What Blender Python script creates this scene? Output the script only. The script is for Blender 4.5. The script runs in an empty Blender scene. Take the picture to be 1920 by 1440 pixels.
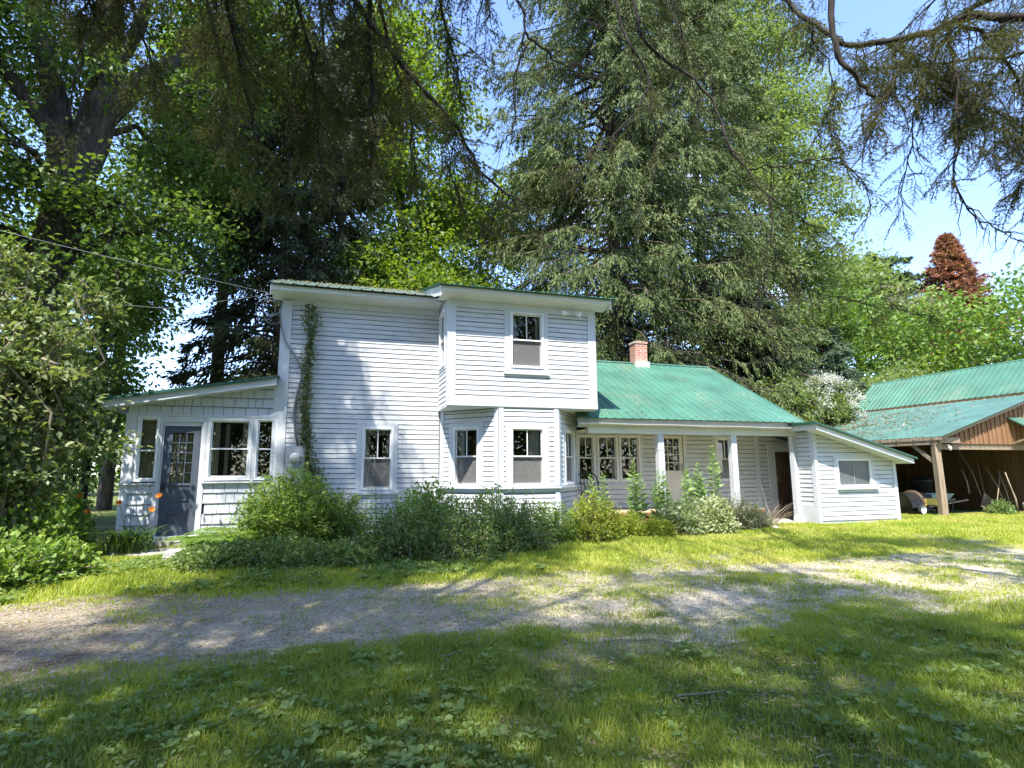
import bpy, math, random
import numpy as np
from mathutils import Vector, Matrix
RNG = np.random.default_rng(7)
random.seed(7)
PI = math.pi
COL = bpy.context.scene.collection

# ------------------------------------------------------------------ tagging
def tag(o, label=None, cat=None, group=None, kind=None):
    if label: o['label'] = label
    if cat: o['category'] = cat
    if group: o['group'] = group
    if kind: o['kind'] = kind
    return o
def thing(name, label, cat, loc=(0, 0, 0), group=None):
    o = bpy.data.objects.new(name, None); COL.objects.link(o)
    o.empty_display_size = .2; o.location = loc
    return tag(o, label, cat, group)
def origin_of(o):
    while o.parent: o = o.parent
    return np.array(o.location, dtype=float)

def smooth(a, b, v):
    t = np.clip((np.asarray(v, dtype=float) - a) / (b - a), 0, 1)
    return t * t * (3 - 2 * t)
def gh(x, y):
    """ground height"""
    x = np.asarray(x, dtype=float); y = np.asarray(y, dtype=float)
    return .27 * smooth(3.5, 11.5, y) + .018 * np.sin(x * 1.3 + y * .7) * np.sin(y * 1.1 - x * .4)

# ------------------------------------------------------------------ mesh builder
class MB:
    def __init__(s): s.v = []; s.f = []; s.m = []; s.n = 0; s.fr = None; s.mi = 0
    def frame(s, O, u, n):
        s.fr = (np.array(O, float), np.array((u[0], u[1], 0.)), np.array((n[0], n[1], 0.))); return s
    def P(s, p):
        if s.fr is None: return tuple(p)
        O, u, n = s.fr
        q = O + u * p[0] + n * p[1]; return (q[0], q[1], q[2] + p[2])
    def add(s, vs, fs):
        b = len(s.v); s.v += [s.P(p) for p in vs]
        s.f += [tuple(b + i for i in f) for f in fs]; s.m += [s.mi] * len(fs); return s
    def quad(s, a, b, c, d): return s.add([a, b, c, d], [(0, 1, 2, 3)])
    def box(s, x0, x1, y0, y1, z0, z1):
        return s.add([(x0, y0, z0), (x1, y0, z0), (x1, y1, z0), (x0, y1, z0), (x0, y0, z1), (x1, y0, z1), (x1, y1, z1), (x0, y1, z1)],
                     [(0, 3, 2, 1), (4, 5, 6, 7), (0, 1, 5, 4), (1, 2, 6, 5), (2, 3, 7, 6), (3, 0, 4, 7)])
    def hexa(s, v8): return s.add(v8, [(0, 3, 2, 1), (4, 5, 6, 7), (0, 1, 5, 4), (1, 2, 6, 5), (2, 3, 7, 6), (3, 0, 4, 7)])
    def bar(s, a, b, w, h):
        """rectangular bar from a to b, w wide, h deep"""
        a = Vector(a); b = Vector(b); d = (b - a).normalized()
        up = Vector((0, 0, 1)) if abs(d.z) < .95 else Vector((0, 1, 0))
        r = d.cross(up).normalized(); t = r.cross(d)
        v = [tuple(q + r * (i * w / 2) + t * (j * h / 2)) for q in (a, b) for i, j in ((-1, -1), (1, -1), (1, 1), (-1, 1))]
        return s.add(v, [(0, 3, 2, 1), (4, 5, 6, 7), (0, 1, 5, 4), (1, 2, 6, 5), (2, 3, 7, 6), (3, 0, 4, 7)])
    def tube(s, pts, rad, n=8, cap=True):
        pts = [Vector(p) for p in pts]
        if not hasattr(rad, '__len__'): rad = [rad] * len(pts)
        vs = []; ref = Vector((.31, .17, .93))
        for i, p in enumerate(pts):
            d = (pts[min(i + 1, len(pts) - 1)] - pts[max(i - 1, 0)])
            d = d.normalized() if d.length > 1e-9 else Vector((0, 0, 1))
            a = d.cross(ref)
            if a.length < .05: a = d.cross(Vector((1, 0, 0)))
            a.normalize(); b = d.cross(a)
            for k in range(n):
                t = 2 * PI * k / n; vs.append(tuple(p + (a * math.cos(t) + b * math.sin(t)) * rad[i]))
        fs = [(i * n + k, i * n + (k + 1) % n, (i + 1) * n + (k + 1) % n, (i + 1) * n + k) for i in range(len(pts) - 1) for k in range(n)]
        if cap: fs += [tuple(range(n - 1, -1, -1)), tuple(range((len(pts) - 1) * n, len(pts) * n))]
        return s.add(vs, fs)
    def lathe(s, c, prof, n=20, axis='z'):
        vs = []
        for r, h in prof:
            for k in range(n):
                t = 2 * PI * k / n; a, b = r * math.cos(t), r * math.sin(t)
                vs.append((c[0] + a, c[1] + b, c[2] + h) if axis == 'z' else ((c[0] + a, c[1] + h, c[2] + b) if axis == 'y' else (c[0] + h, c[1] + a, c[2] + b)))
        m = len(prof)
        return s.add(vs, [(i * n + k, i * n + (k + 1) % n, (i + 1) * n + (k + 1) % n, (i + 1) * n + k) for i in range(m - 1) for k in range(n)])
    def build(s, name, mat, parent=None, smooth_=False, label=None):
        me = bpy.data.meshes.new(name)
        org = origin_of(parent) if parent else np.zeros(3)
        v = np.array(s.v, dtype=float) - org
        me.from_pydata(v.tolist(), [], s.f)
        mats = mat if isinstance(mat, (list, tuple)) else [mat]
        for q in mats: me.materials.append(q)
        if len(mats) > 1: me.polygons.foreach_set('material_index', s.m)
        if smooth_: me.polygons.foreach_set('use_smooth', [True] * len(me.polygons))
        me.update()
        o = bpy.data.objects.new(name, me); COL.objects.link(o)
        if parent: o.parent = parent
        if label: o['label'] = label
        return o

def fast_mesh(name, V, F, mat, parent=None, tint=None, org=None, smooth_=False):
    """V (n,3) array, F (m,k) array of equal-size faces; tint per vertex"""
    me = bpy.data.meshes.new(name)
    o_ = origin_of(parent) if parent else (np.zeros(3) if org is None else np.array(org, float))
    V = (V - o_).astype(np.float32); F = F.astype(np.int32); m, k = F.shape
    me.vertices.add(len(V)); me.vertices.foreach_set('co', V.ravel())
    me.loops.add(m * k); me.loops.foreach_set('vertex_index', F.ravel())
    me.polygons.add(m); me.polygons.foreach_set('loop_start', np.arange(0, m * k, k, dtype=np.int32))
    me.polygons.foreach_set('loop_total', np.full(m, k, dtype=np.int32))
    if smooth_: me.polygons.foreach_set('use_smooth', np.ones(m, dtype=bool))
    if tint is not None:
        at = me.attributes.new('tint', 'FLOAT', 'POINT'); at.data.foreach_set('value', tint.astype(np.float32))
    me.materials.append(mat); me.update(calc_edges=True)
    o = bpy.data.objects.new(name, me); COL.objects.link(o)
    if parent: o.parent = parent
    elif org is not None: o.location = org
    return o

# ------------------------------------------------------------------ materials
def newmat(name):
    m = bpy.data.materials.new(name); m.use_nodes = True
    nt = m.node_tree; nt.nodes.clear(); return m, nt
def N(nt, t, **kw):
    n = nt.nodes.new(t)
    for k, v in kw.items():
        if k in n.inputs: n.inputs[k].default_value = v
        else: setattr(n, k, v)
    return n
def ramp(nt, stops, src):
    r = nt.nodes.new('ShaderNodeValToRGB'); e = r.color_ramp.elements
    while len(e) < len(stops): e.new(.5)
    for el, (p, c) in zip(e, stops): el.position = p; el.color = (*c, 1)
    nt.links.new(src, r.inputs[0]); return r.outputs[0]
def surf(name, stops, scale=3., rough=.6, bump=.0, bscale=40., stretch=(1, 1, 1), spec=.3, detail=5., metallic=0., bdist=.02):
    """noise driven colours over real surface, optional bump"""
    m, nt = newmat(name); L = nt.links
    tc = N(nt, 'ShaderNodeTexCoord'); mp = N(nt, 'ShaderNodeMapping'); mp.inputs['Scale'].default_value = stretch
    L.new(tc.outputs['Object'], mp.inputs[0])
    n1 = N(nt, 'ShaderNodeTexNoise', Scale=scale, Detail=detail, Roughness=.62); L.new(mp.outputs[0], n1.inputs['Vector'])
    p = N(nt, 'ShaderNodeBsdfPrincipled', Roughness=rough, Metallic=metallic); p.inputs['Specular IOR Level'].default_value = spec
    L.new(ramp(nt, stops, n1.outputs[0]), p.inputs['Base Color'])
    if bump:
        n2 = N(nt, 'ShaderNodeTexNoise', Scale=bscale, Detail=4.); L.new(mp.outputs[0], n2.inputs['Vector'])
        b = N(nt, 'ShaderNodeBump', Strength=bump, Distance=bdist); L.new(n2.outputs[0], b.inputs['Height']); L.new(b.outputs[0], p.inputs['Normal'])
    o = N(nt, 'ShaderNodeOutputMaterial'); L.new(p.outputs[0], o.inputs[0]); return m
def leafmat(name, cols, transl=.35, rough=.5, spec=.35, tcol=None):
    m, nt = newmat(name); L = nt.links
    at = N(nt, 'ShaderNodeAttribute', attribute_name='tint')
    k = len(cols); c = ramp(nt, [(i / (k - 1), q) for i, q in enumerate(cols)], at.outputs['Fac'])
    p = N(nt, 'ShaderNodeBsdfPrincipled', Roughness=rough); p.inputs['Specular IOR Level'].default_value = spec
    L.new(c, p.inputs['Base Color'])
    t = N(nt, 'ShaderNodeBsdfTranslucent')
    g = N(nt, 'ShaderNodeMix', data_type='RGBA', blend_type='MULTIPLY'); g.inputs[0].default_value = 1
    L.new(c, g.inputs[6]); g.inputs[7].default_value = (*(tcol or (1.5, 1.5, .6)), 1); L.new(g.outputs[2], t.inputs[0])
    x = N(nt, 'ShaderNodeMixShader'); x.inputs[0].default_value = transl
    L.new(p.outputs[0], x.inputs[1]); L.new(t.outputs[0], x.inputs[2])
    o = N(nt, 'ShaderNodeOutputMaterial'); L.new(x.outputs[0], o.inputs[0]); return m

M = {}
M['siding'] = surf('siding_paint', [(.3, (.50, .525, .545)), (.5, (.61, .63, .645)), (.62, (.55, .57, .58)), (.78, (.45, .465, .46))], 1.6, .55, .25, 60, (1, 1, 4), bdist=.004)
M['trim'] = surf('trim_paint', [(.3, (.52, .56, .60)), (.6, (.62, .65, .68)), (.8, (.56, .59, .62))], 2.2, .5, .15, 50, bdist=.003)
M['soffit'] = surf('soffit_paint', [(.3, (.66, .69, .70)), (.7, (.76, .78, .78))], 2.2, .55)
M['shingle'] = surf('shingle_paint', [(.3, (.50, .54, .58)), (.7, (.60, .63, .66))], 3, .7, .4, 70, (6, 1, 1), bdist=.004)
M['white'] = surf('window_vinyl', [(.3, (.74, .75, .76)), (.7, (.84, .85, .85))], 4, .35)
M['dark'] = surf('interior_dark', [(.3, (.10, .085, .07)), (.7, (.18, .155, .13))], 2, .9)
M['seam_shade'] = surf('clapboard_seam_shade', [(.3, (.10, .11, .13)), (.7, (.17, .19, .22))], 5, .9)  # dark board joints and their dirt, with butt shade painted into the colour
M['gap'] = surf('tar_paper', [(.3, (.03, .03, .035)), (.7, (.06, .06, .065))], 5, .9)
M['bluedoor'] = surf('slate_blue_door', [(.3, (.065, .085, .115)), (.7, (.10, .12, .155))], 3, .4, .1, 60)
M['cream'] = surf('cream_door', [(.3, (.66, .65, .58)), (.7, (.74, .73, .66))], 3, .45)
M['curtain'] = surf('curtain_cloth', [(.3, (.68, .66, .6)), (.7, (.8, .78, .72))], 8, .9, .3, 40, (8, 1, 1))
M['lace'] = surf('lace_cloth', [(.35, (.42, .39, .28)), (.6, (.80, .76, .62))], 22, .9, .3, 40, (5, 1, 1))
M['brown'] = surf('plywood_door', [(.3, (.10, .055, .035)), (.7, (.22, .13, .08))], 3, .6, .2, 40, (6, 6, .6))
M['deck'] = surf('deck_paint', [(.3, (.42, .31, .2)), (.7, (.60, .47, .33))], 5, .6)
M['skirt'] = surf('stained_skirt', [(.3, (.25, .09, .045)), (.7, (.38, .15, .075))], 3, .6, .2, 30)
M['inner'] = surf('shaded_inner_boards', [(.25, (.10, .055, .028)), (.5, (.18, .10, .05)), (.75, (.26, .155, .085))], 2.2, .85, .4, 30, (7, 7, .35))  # darker copy of the barn board colours, with interior shade painted in
M['metal'] = surf('grey_metal', [(.3, (.28, .31, .35)), (.7, (.38, .41, .45))], 4, .4, spec=.5)
M['gutter'] = surf('gutter_metal', [(.35, (.55, .54, .48)), (.7, (.76, .75, .70))], 9, .4, stretch=(2, 2, 6))
M['black'] = surf('black_metal', [(.3, (.012, .012, .013)), (.7, (.03, .03, .03))], 5, .4, spec=.5)
M['rubber'] = surf('rubber', [(.3, (.015, .015, .015)), (.7, (.03, .03, .03))], 5, .8)
M['cable'] = surf('cable_sheath', [(.3, (.16, .17, .18)), (.7, (.26, .27, .28))], 5, .5)
M['concrete'] = surf('concrete', [(.3, (.30, .28, .25)), (.7, (.50, .47, .42))], 7, .9, .4, 60)
M['pebble'] = surf('pebble', [(.3, (.20, .175, .145)), (.7, (.42, .38, .32))], 9, .9)
M['stone'] = surf('stone', [(.3, (.33, .32, .30)), (.7, (.55, .53, .50))], 9, .9, .5, 30)
M['oldwood'] = surf('weathered_wood', [(.3, (.20, .14, .09)), (.5, (.33, .25, .17)), (.75, (.42, .34, .25))], 2.5, .85, .4, 30, (8, 8, .5))
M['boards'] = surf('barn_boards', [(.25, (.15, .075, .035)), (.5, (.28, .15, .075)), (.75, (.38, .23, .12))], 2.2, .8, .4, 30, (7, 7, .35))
M['yellow'] = surf('yellow_paint', [(.3, (.45, .30, .03)), (.7, (.60, .42, .05))], 5, .45)
M['hoodbrown'] = surf('dull_brown_paint', [(.3, (.05, .035, .02)), (.7, (.10, .07, .045))], 5, .5)
M['tray'] = surf('blue_grey_plastic', [(.3, (.22, .32, .35)), (.7, (.33, .43, .45))], 5, .5)
M['handle'] = surf('ash_handle', [(.3, (.22, .165, .105)), (.7, (.34, .27, .18))], 6, .6, stretch=(1, 1, .3))
M['bucket'] = surf('white_plastic', [(.3, (.60, .58, .54)), (.7, (.76, .75, .72))], 6, .4)

def brick_mat():
    m, nt = newmat('old_brick'); L = nt.links
    tc = N(nt, 'ShaderNodeTexCoord'); mp = N(nt, 'ShaderNodeMapping'); mp.inputs['Rotation'].default_value = (PI / 2, 0, 0)
    L.new(tc.outputs['Object'], mp.inputs[0])
    b = N(nt, 'ShaderNodeTexBrick', Scale=1.); b.inputs['Color1'].default_value = (.42, .12, .065, 1); b.inputs['Color2'].default_value = (.52, .24, .15, 1)
    b.inputs['Mortar'].default_value = (.50, .46, .40, 1); b.inputs['Brick Width'].default_value = .2; b.inputs['Row Height'].default_value = .067
    b.inputs['Mortar Size'].default_value = .009; L.new(mp.outputs[0], b.inputs[0])
    n = N(nt, 'ShaderNodeTexNoise', Scale=9., Detail=5.); L.new(tc.outputs['Object'], n.inputs['Vector'])
    x = N(nt, 'ShaderNodeMix', data_type='RGBA'); r = ramp(nt, [(.5, (0, 0, 0)), (.75, (.5, .5, .5))], n.outputs[0])
    L.new(r, x.inputs[0]); L.new(b.outputs[0], x.inputs[6]); x.inputs[7].default_value = (.55, .43, .34, 1)
    p = N(nt, 'ShaderNodeBsdfPrincipled', Roughness=.9); L.new(x.outputs[2], p.inputs['Base Color'])
    u = N(nt, 'ShaderNodeBump', Strength=.6, Distance=.02); L.new(b.outputs[1], u.inputs['Height']); u.invert = True; L.new(u.outputs[0], p.inputs['Normal'])
    o = N(nt, 'ShaderNodeOutputMaterial'); L.new(p.outputs[0], o.inputs[0]); return m
M['brick'] = brick_mat()

def roof_mat(name, base, litter, amount, metallic=0., rough=.38):
    """painted steel with specks of needles and dust"""
    m, nt = newmat(name); L = nt.links
    tc = N(nt, 'ShaderNodeTexCoord')
    n1 = N(nt, 'ShaderNodeTexNoise', Scale=1.3, Detail=4.); L.new(tc.outputs['Object'], n1.inputs['Vector'])
    c1 = ramp(nt, [(.3, tuple(q * .8 for q in base)), (.7, tuple(min(1, q * 1.2) for q in base))], n1.outputs[0])
    n2 = N(nt, 'ShaderNodeTexNoise', Scale=38., Detail=3., Roughness=.7); L.new(tc.outputs['Object'], n2.inputs['Vector'])
    n3 = N(nt, 'ShaderNodeTexNoise', Scale=.9, Detail=3.); L.new(tc.outputs['Object'], n3.inputs['Vector'])
    ad = N(nt, 'ShaderNodeMath', operation='MULTIPLY_ADD'); L.new(n3.outputs[0], ad.inputs[0]); ad.inputs[1].default_value = .45; L.new(n2.outputs[0], ad.inputs[2])
    f = ramp(nt, [(1 - amount, (0, 0, 0)), (1 - amount + .06, (1, 1, 1))], ad.outputs[0])
    x = N(nt, 'ShaderNodeMix', data_type='RGBA'); L.new(f, x.inputs[0]); L.new(c1, x.inputs[6]); x.inputs[7].default_value = (*litter, 1)
    p = N(nt, 'ShaderNodeBsdfPrincipled', Roughness=rough, Metallic=metallic); p.inputs['Specular IOR Level'].default_value = .5
    L.new(x.outputs[2], p.inputs['Base Color'])
    o = N(nt, 'ShaderNodeOutputMaterial'); L.new(p.outputs[0], o.inputs[0]); return m
M['roof'] = roof_mat('green_steel_roof', (.065, .175, .125), (.36, .28, .17), .14)
M['rooflit'] = roof_mat('littered_green_roof', (.075, .16, .125), (.33, .28, .20), .12)
M['roofold'] = roof_mat('mossy_steel_roof', (.09, .15, .125), (.34, .32, .27), .22)
M['rooftrim'] = surf('dark_green_trim', [(.3, (.02, .07, .05)), (.7, (.035, .10, .075))], 3, .4)

def glass_mat():
    m, nt = newmat('window_glass'); L = nt.links
    lw = N(nt, 'ShaderNodeFresnel', IOR=1.5)
    a = N(nt, 'ShaderNodeMath', operation='ADD'); L.new(lw.outputs[0], a.inputs[0]); a.inputs[1].default_value = .07
    t = N(nt, 'ShaderNodeBsdfTransparent'); t.inputs[0].default_value = (.86, .88, .87, 1)
    g = N(nt, 'ShaderNodeBsdfGlossy', Roughness=.01)
    tc = N(nt, 'ShaderNodeTexCoord'); n = N(nt, 'ShaderNodeTexNoise', Scale=2.5, Detail=1.); L.new(tc.outputs['Object'], n.inputs['Vector'])
    b = N(nt, 'ShaderNodeBump', Strength=.035, Distance=.02); L.new(n.outputs[0], b.inputs['Height']); L.new(b.outputs[0], g.inputs['Normal'])
    x = N(nt, 'ShaderNodeMixShader'); L.new(a.outputs[0], x.inputs[0]); L.new(t.outputs[0], x.inputs[1]); L.new(g.outputs[0], x.inputs[2])
    o = N(nt, 'ShaderNodeOutputMaterial'); L.new(x.outputs[0], o.inputs[0]); return m
M['glass'] = glass_mat()
def screen_mat():
    m, nt = newmat('insect_screen'); L = nt.links
    t = N(nt, 'ShaderNodeBsdfTransparent'); p = N(nt, 'ShaderNodeBsdfPrincipled', Roughness=.8); p.inputs['Base Color'].default_value = (.24, .235, .225, 1)
    x = N(nt, 'ShaderNodeMixShader'); x.inputs[0].default_value = .55
    L.new(t.outputs[0], x.inputs[1]); L.new(p.outputs[0], x.inputs[2]); o = N(nt, 'ShaderNodeOutputMaterial'); L.new(x.outputs[0], o.inputs[0]); return m
M['screen'] = screen_mat()

# ------------------------------------------------------------------ wall coverings
def clap(mb, O, u, n, L, z0, z1, openings=(), ex=.105, seg=.4, skip=None):
    """clapboards on a wall from O along u; z1 number or function of distance; openings (u0,u1,z0,z1) cut out"""
    mb.frame(O, u, n); top = z1 if callable(z1) else (lambda q: z1)
    zmax = max(top(0), top(L)); z = z0; rs = random.Random(int(O[0] * 100 + O[1] * 10 + z0 * 7)); jn = []
    zz = z0
    while zz < zmax - ex:
        for _ in range(max(1, int(L / 2.2))):
            uu = rs.uniform(.1, L - .1)
            if zz + ex < top(uu) and not any(a - .02 < uu < b + .02 and c < zz + ex and d > zz for a, b, c, d in openings): jn.append((uu, zz))
        zz += ex
    mb.mi = 1
    for uu, zz in jn: mb.quad((uu, .0168, zz + .002), (uu + .004, .0168, zz + .002), (uu + .004, .0066, zz + ex - .016), (uu, .0066, zz + ex - .016))
    mb.mi = 0
    while z < zmax - .01:
        j = rs.uniform(-.002, .002)
        cuts = {0., L}
        for a, b, c, d in openings:
            if c < z + ex and d > z: cuts |= {a, b}
        cs = sorted(cuts)
        for p, q in zip(cs[:-1], cs[1:]):
            if q - p < .004: continue
            zs = [(z, z + ex)]
            for a, b, c, d in openings:
                if a - 1e-6 <= p and b + 1e-6 >= q and c < z + ex and d > z:
                    nz = []
                    for s, t in zs:
                        if c > s + .004: nz.append((s, min(t, c)))
                        if d < t - .004: nz.append((max(s, d), t))
                    zs = nz
            for s, t in zs:
                k = max(1, int((q - p) / seg)); us = [p + (q - p) * i / k for i in range(k + 1)]
                ks = [rs.uniform(-.004, .004) for _ in us]
                for i in range(k):
                    a, b = us[i], us[i + 1]
                    ta, tb = min(t, top(a)), min(t, top(b))
                    if ta <= s + .002 and tb <= s + .002: continue
                    ta, tb = max(ta, s + .001), max(tb, s + .001)
                    dd = lambda zz: .004 + (.016 - .004) * (1 - (zz - z) / ex)
                    sa = s + (ks[i] + j if s == z else 0); sb = s + (ks[i + 1] + j if s == z else 0)
                    gp = .015 if t >= z + ex - 1e-6 else 0
                    mb.add([(a, dd(s), sa), (b, dd(s), sb), (b, dd(tb - gp), tb - gp), (a, dd(ta - gp), ta - gp)], [(0, 1, 2, 3)])
                    if gp: mb.mi = 1; mb.add([(a, dd(ta - gp), ta - gp), (b, dd(tb - gp), tb - gp), (b, -.002, tb + .004), (a, -.002, ta + .004)], [(0, 1, 2, 3)]); mb.mi = 0  # painted butt shadow and joint dirt along the head of each board
                    if s == z: mb.add([(a, dd(s), sa), (b, dd(s), sb), (b, 0, sb + .001), (a, 0, sa + .001)], [(0, 3, 2, 1)])
        z += ex
def shingles(mb, O, u, n, L, z0, z1, openings=(), ex=.19, w=.2):
    mb.frame(O, u, n); top = z1 if callable(z1) else (lambda q: z1); zmax = max(top(0), top(L))
    rs = random.Random(int(z0 * 100) + int(L * 10)); z = z0
    while z < zmax - .01:
        a = 0.
        while a < L - .01:
            b = min(L, a + w * rs.uniform(.72, 1.3))
            if L - b < .05: b = L
            inside = any(o[0] < (a + b) / 2 < o[1] and o[2] < z + ex / 2 < o[3] for o in openings)
            s = z + rs.uniform(-.004, .004); g = .004
            ta, tb = min(z + ex, top(a)), min(z + ex, top(b))
            if not inside and (ta > s + .01 or tb > s + .01):
                ta, tb = max(ta, s + .005), max(tb, s + .005)
                mb.add([(a + g, .022, s), (b - g, .022, s), (b - g, .006, tb), (a + g, .006, ta)], [(0, 1, 2, 3)])
                mb.mi = 1; mb.add([(a + g, .022, s), (b - g, .022, s), (b - g, .0, s - .006), (a + g, .0, s - .006)], [(0, 3, 2, 1)]); mb.add([(a + g, .023, s + .008), (b - g, .023, s + .008), (b - g, .023, s - .004), (a + g, .023, s - .004)], [(0, 3, 2, 1)]); mb.mi = 0  # dark lip on each butt, the course shadow line painted on
            a = b
        z += ex
def sheet(mb, O, u, n, L, z0, z1, openings=(), d=-.004):
    """flat backing sheet with openings"""
    mb.frame(O, u, n); top = z1 if callable(z1) else (lambda q: z1)
    us = sorted({0., L} | {o[0] for o in openings} | {o[1] for o in openings})
    for a, b in zip(us[:-1], us[1:]):
        os_ = sorted([(o[2], o[3]) for o in openings if o[0] <= a + 1e-6 and o[1] >= b - 1e-6]); s = z0
        for c, e in os_ + [(None, None)]:
            if c is None: ta, tb = top(a), top(b)
            else: ta = tb = c
            if min(ta, tb) > s + .003: mb.quad((a, d, s), (b, d, s), (b, d, tb), (a, d, ta))
            if e is not None: s = e
def ribroof(name, mat, parent, E0, along, up, W, Ls, pitch=.2286, rib=.02, thick=.012, label=None, skew0=0., skew1=0.):
    """ribbed steel sheet: E0 eave corner, unit along-eave, unit up-slope; W long, Ls up the slope"""
    mb = MB(); E0 = Vector(E0); a = Vector(along).normalized(); s = Vector(up).normalized(); nn = a.cross(s).normalized()
    if nn.z < 0: nn = -nn
    pr = []; x = 0.
    while x < W - 1e-6:
        for f, h in ((0, rib), (.018, rib), (.032, 0), (pitch / 2 - .01, 0), (pitch / 2, rib * .3), (pitch / 2 + .01, 0), (pitch - .014, 0)):
            if x + f <= W: pr.append((x + f, h))
        x += pitch
    pr.append((W, rib)); ns = 6; vs = []
    for side in (0, 1):
        for j in range(ns + 1):
            t = j / ns
            for x, h in pr:
                xx = x; lo = skew0 * t; hi = W - skew1 * t
                xx = min(max(x, lo), hi)
                p = E0 + a * xx + s * (Ls * t) + nn * (h - (thick if side else 0)); vs.append(tuple(p))
    k = len(pr); B = k * (ns + 1); fs = []
    for j in range(ns):
        for i in range(k - 1):
            q = j * k + i; fs.append((q, q + 1, q + k + 1, q + k)); fs.append((B + q, B + q + k, B + q + k + 1, B + q + 1))
    for i in range(k - 1):
        fs.append((i, B + i, B + i + 1, i + 1)); q = ns * k + i; fs.append((q, q + 1, B + q + 1, B + q))
    for j in range(ns):
        q = j * k; fs.append((q, q + k, B + q + k, B + q)); q = j * k + k - 1; fs.append((q, B + q, B + q + k, q + k))
    mb.add(vs, fs); return mb.build(name, mat, parent, label=label)

# ================================================================== FARMHOUSE
KA = 1.05
ax = lambda v: v * KA
az = lambda v: 1.6 + (v - 1.6) * KA
YA, YB, YP, YW, YS = 12.6, 11.5, 12.0, 13.1, 11.4       # wall planes: main, upper bay, posts, porch wall, shed
house = thing('farmhouse', 'pale lavender grey two-storey clapboard farmhouse with green metal roofs, bay window and open porch', 'house', (2.0, 12.6, .25))
X1, X0 = (1, 0), (0, -1)       # along +x, outward -y

def win_parts(O, u, n, u0, u1, z0, z1, style='2over1', curtain=None, casing=(.09, .09, .09, .06), cz=True, name='window', screen=False, rail=.5, fr=.05, drip=True):
    """window in a wall: frame > sash, pane, casing, curtain; u0..z1 outer edge of the white frame"""
    mb = MB().frame(O, u, n); w = fr
    mb.box(u0, u0 + w, -.09, .035, z0, z1); mb.box(u1 - w, u1, -.09, .035, z0, z1)
    mb.box(u0 + w, u1 - w, -.09, .035, z1 - w, z1); mb.box(u0 + w, u1 - w, -.09, .042, z0, z0 + w)
    f = mb.build(name, M['white'], house)
    a, b, c, d = u0 + w, u1 - w, z0 + w, z1 - w; zm = c + (d - c) * rail
    if style in ('2over1', '1over1'):
        mb = MB().frame(O, u, n); t = .026
        for s0, s1, dd in ((zm - .012, d, -.012), (c, zm + .02, -.04)):
            mb.box(a, a + t, dd - .02, dd, s0, s1); mb.box(b - t, b, dd - .02, dd, s0, s1)
            mb.box(a + t, b - t, dd - .02, dd, s1 - t, s1); mb.box(a + t, b - t, dd - .02, dd, s0, s0 + t)
        mb.box(a + .001, b - .001, -.011, .006, zm - .014, zm + .016)
        if style == '2over1': mb.box((a + b) / 2 - .011, (a + b) / 2 + .011, -.03, -.008, zm + .016, d - t)
        mb.build('sash', M['white'], f)
        mb = MB().frame(O, u, n)
        mb.quad((a + t, -.024, zm), (b - t, -.024, zm), (b - t, -.024, d - t), (a + t, -.024, d - t))
        mb.quad((a + t, -.052, c + t), (b - t, -.052, c + t), (b - t, -.052, zm), (a + t, -.052, zm)); mb.build('pane', M['glass'], f)
        if screen:
            mb = MB().frame(O, u, n); mb.quad((a + .004, -.034, c), (b - .004, -.034, c), (b - .004, -.034, zm - .014), (a + .004, -.034, zm - .014)); mb.build('screen', M['screen'], f)
    elif style == 'fixed':
        mb = MB().frame(O, u, n); mb.quad((a, -.03, c), (b, -.03, c), (b, -.03, d), (a, -.03, d)); mb.build('pane', M['glass'], f)
    if cz and casing:
        l, r, tp, bt = casing; mb = MB().frame(O, u, n); q = .001
        mb.box(u0 - l, u0 - q, -.002, .024, z0 - bt, z1 + tp); mb.box(u1 + q, u1 + r, -.002, .024, z0 - bt, z1 + tp)
        mb.box(u0 - q, u1 + q, -.002, .024, z1 + q, z1 + tp); mb.box(u0 - q, u1 + q, -.002, .024, z0 - bt, z0 - q)
        if drip: mb.box(u0 - l - .02, u1 + r + .02, .0, .055, z0 - bt - .045, z0 - bt - .001)
        mb.build('casing', M['trim'], f)
    if curtain:
        for (k0, k1, h0, h1, mt) in curtain:
            mb = MB().frame(O, u, n); nn = 28; cu0 = a + (b - a) * k0; cu1 = a + (b - a) * k1; zz0 = c + (d - c) * h0; zz1 = c + (d - c) * h1; vs = []
            for i in range(nn + 1):
                t = i / nn; uu = cu0 + (cu1 - cu0) * t; dd = -.14 + .016 * math.sin(t * 2 * PI * max(2, (cu1 - cu0) * 22)) + .006 * math.sin(t * 37)
                vs += [(uu, dd, zz0 + .006 * math.sin(t * 40)), (uu, dd, zz1)]
            mb.add(vs, [(2 * i, 2 * i + 2, 2 * i + 3, 2 * i + 1) for i in range(nn)]); mb.build('curtain', M[mt], f)
    return f
def hole(u0, u1, z0, z1, m=.0): return (u0 - m, u1 + m, z0 - m, z1 + m)

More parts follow.
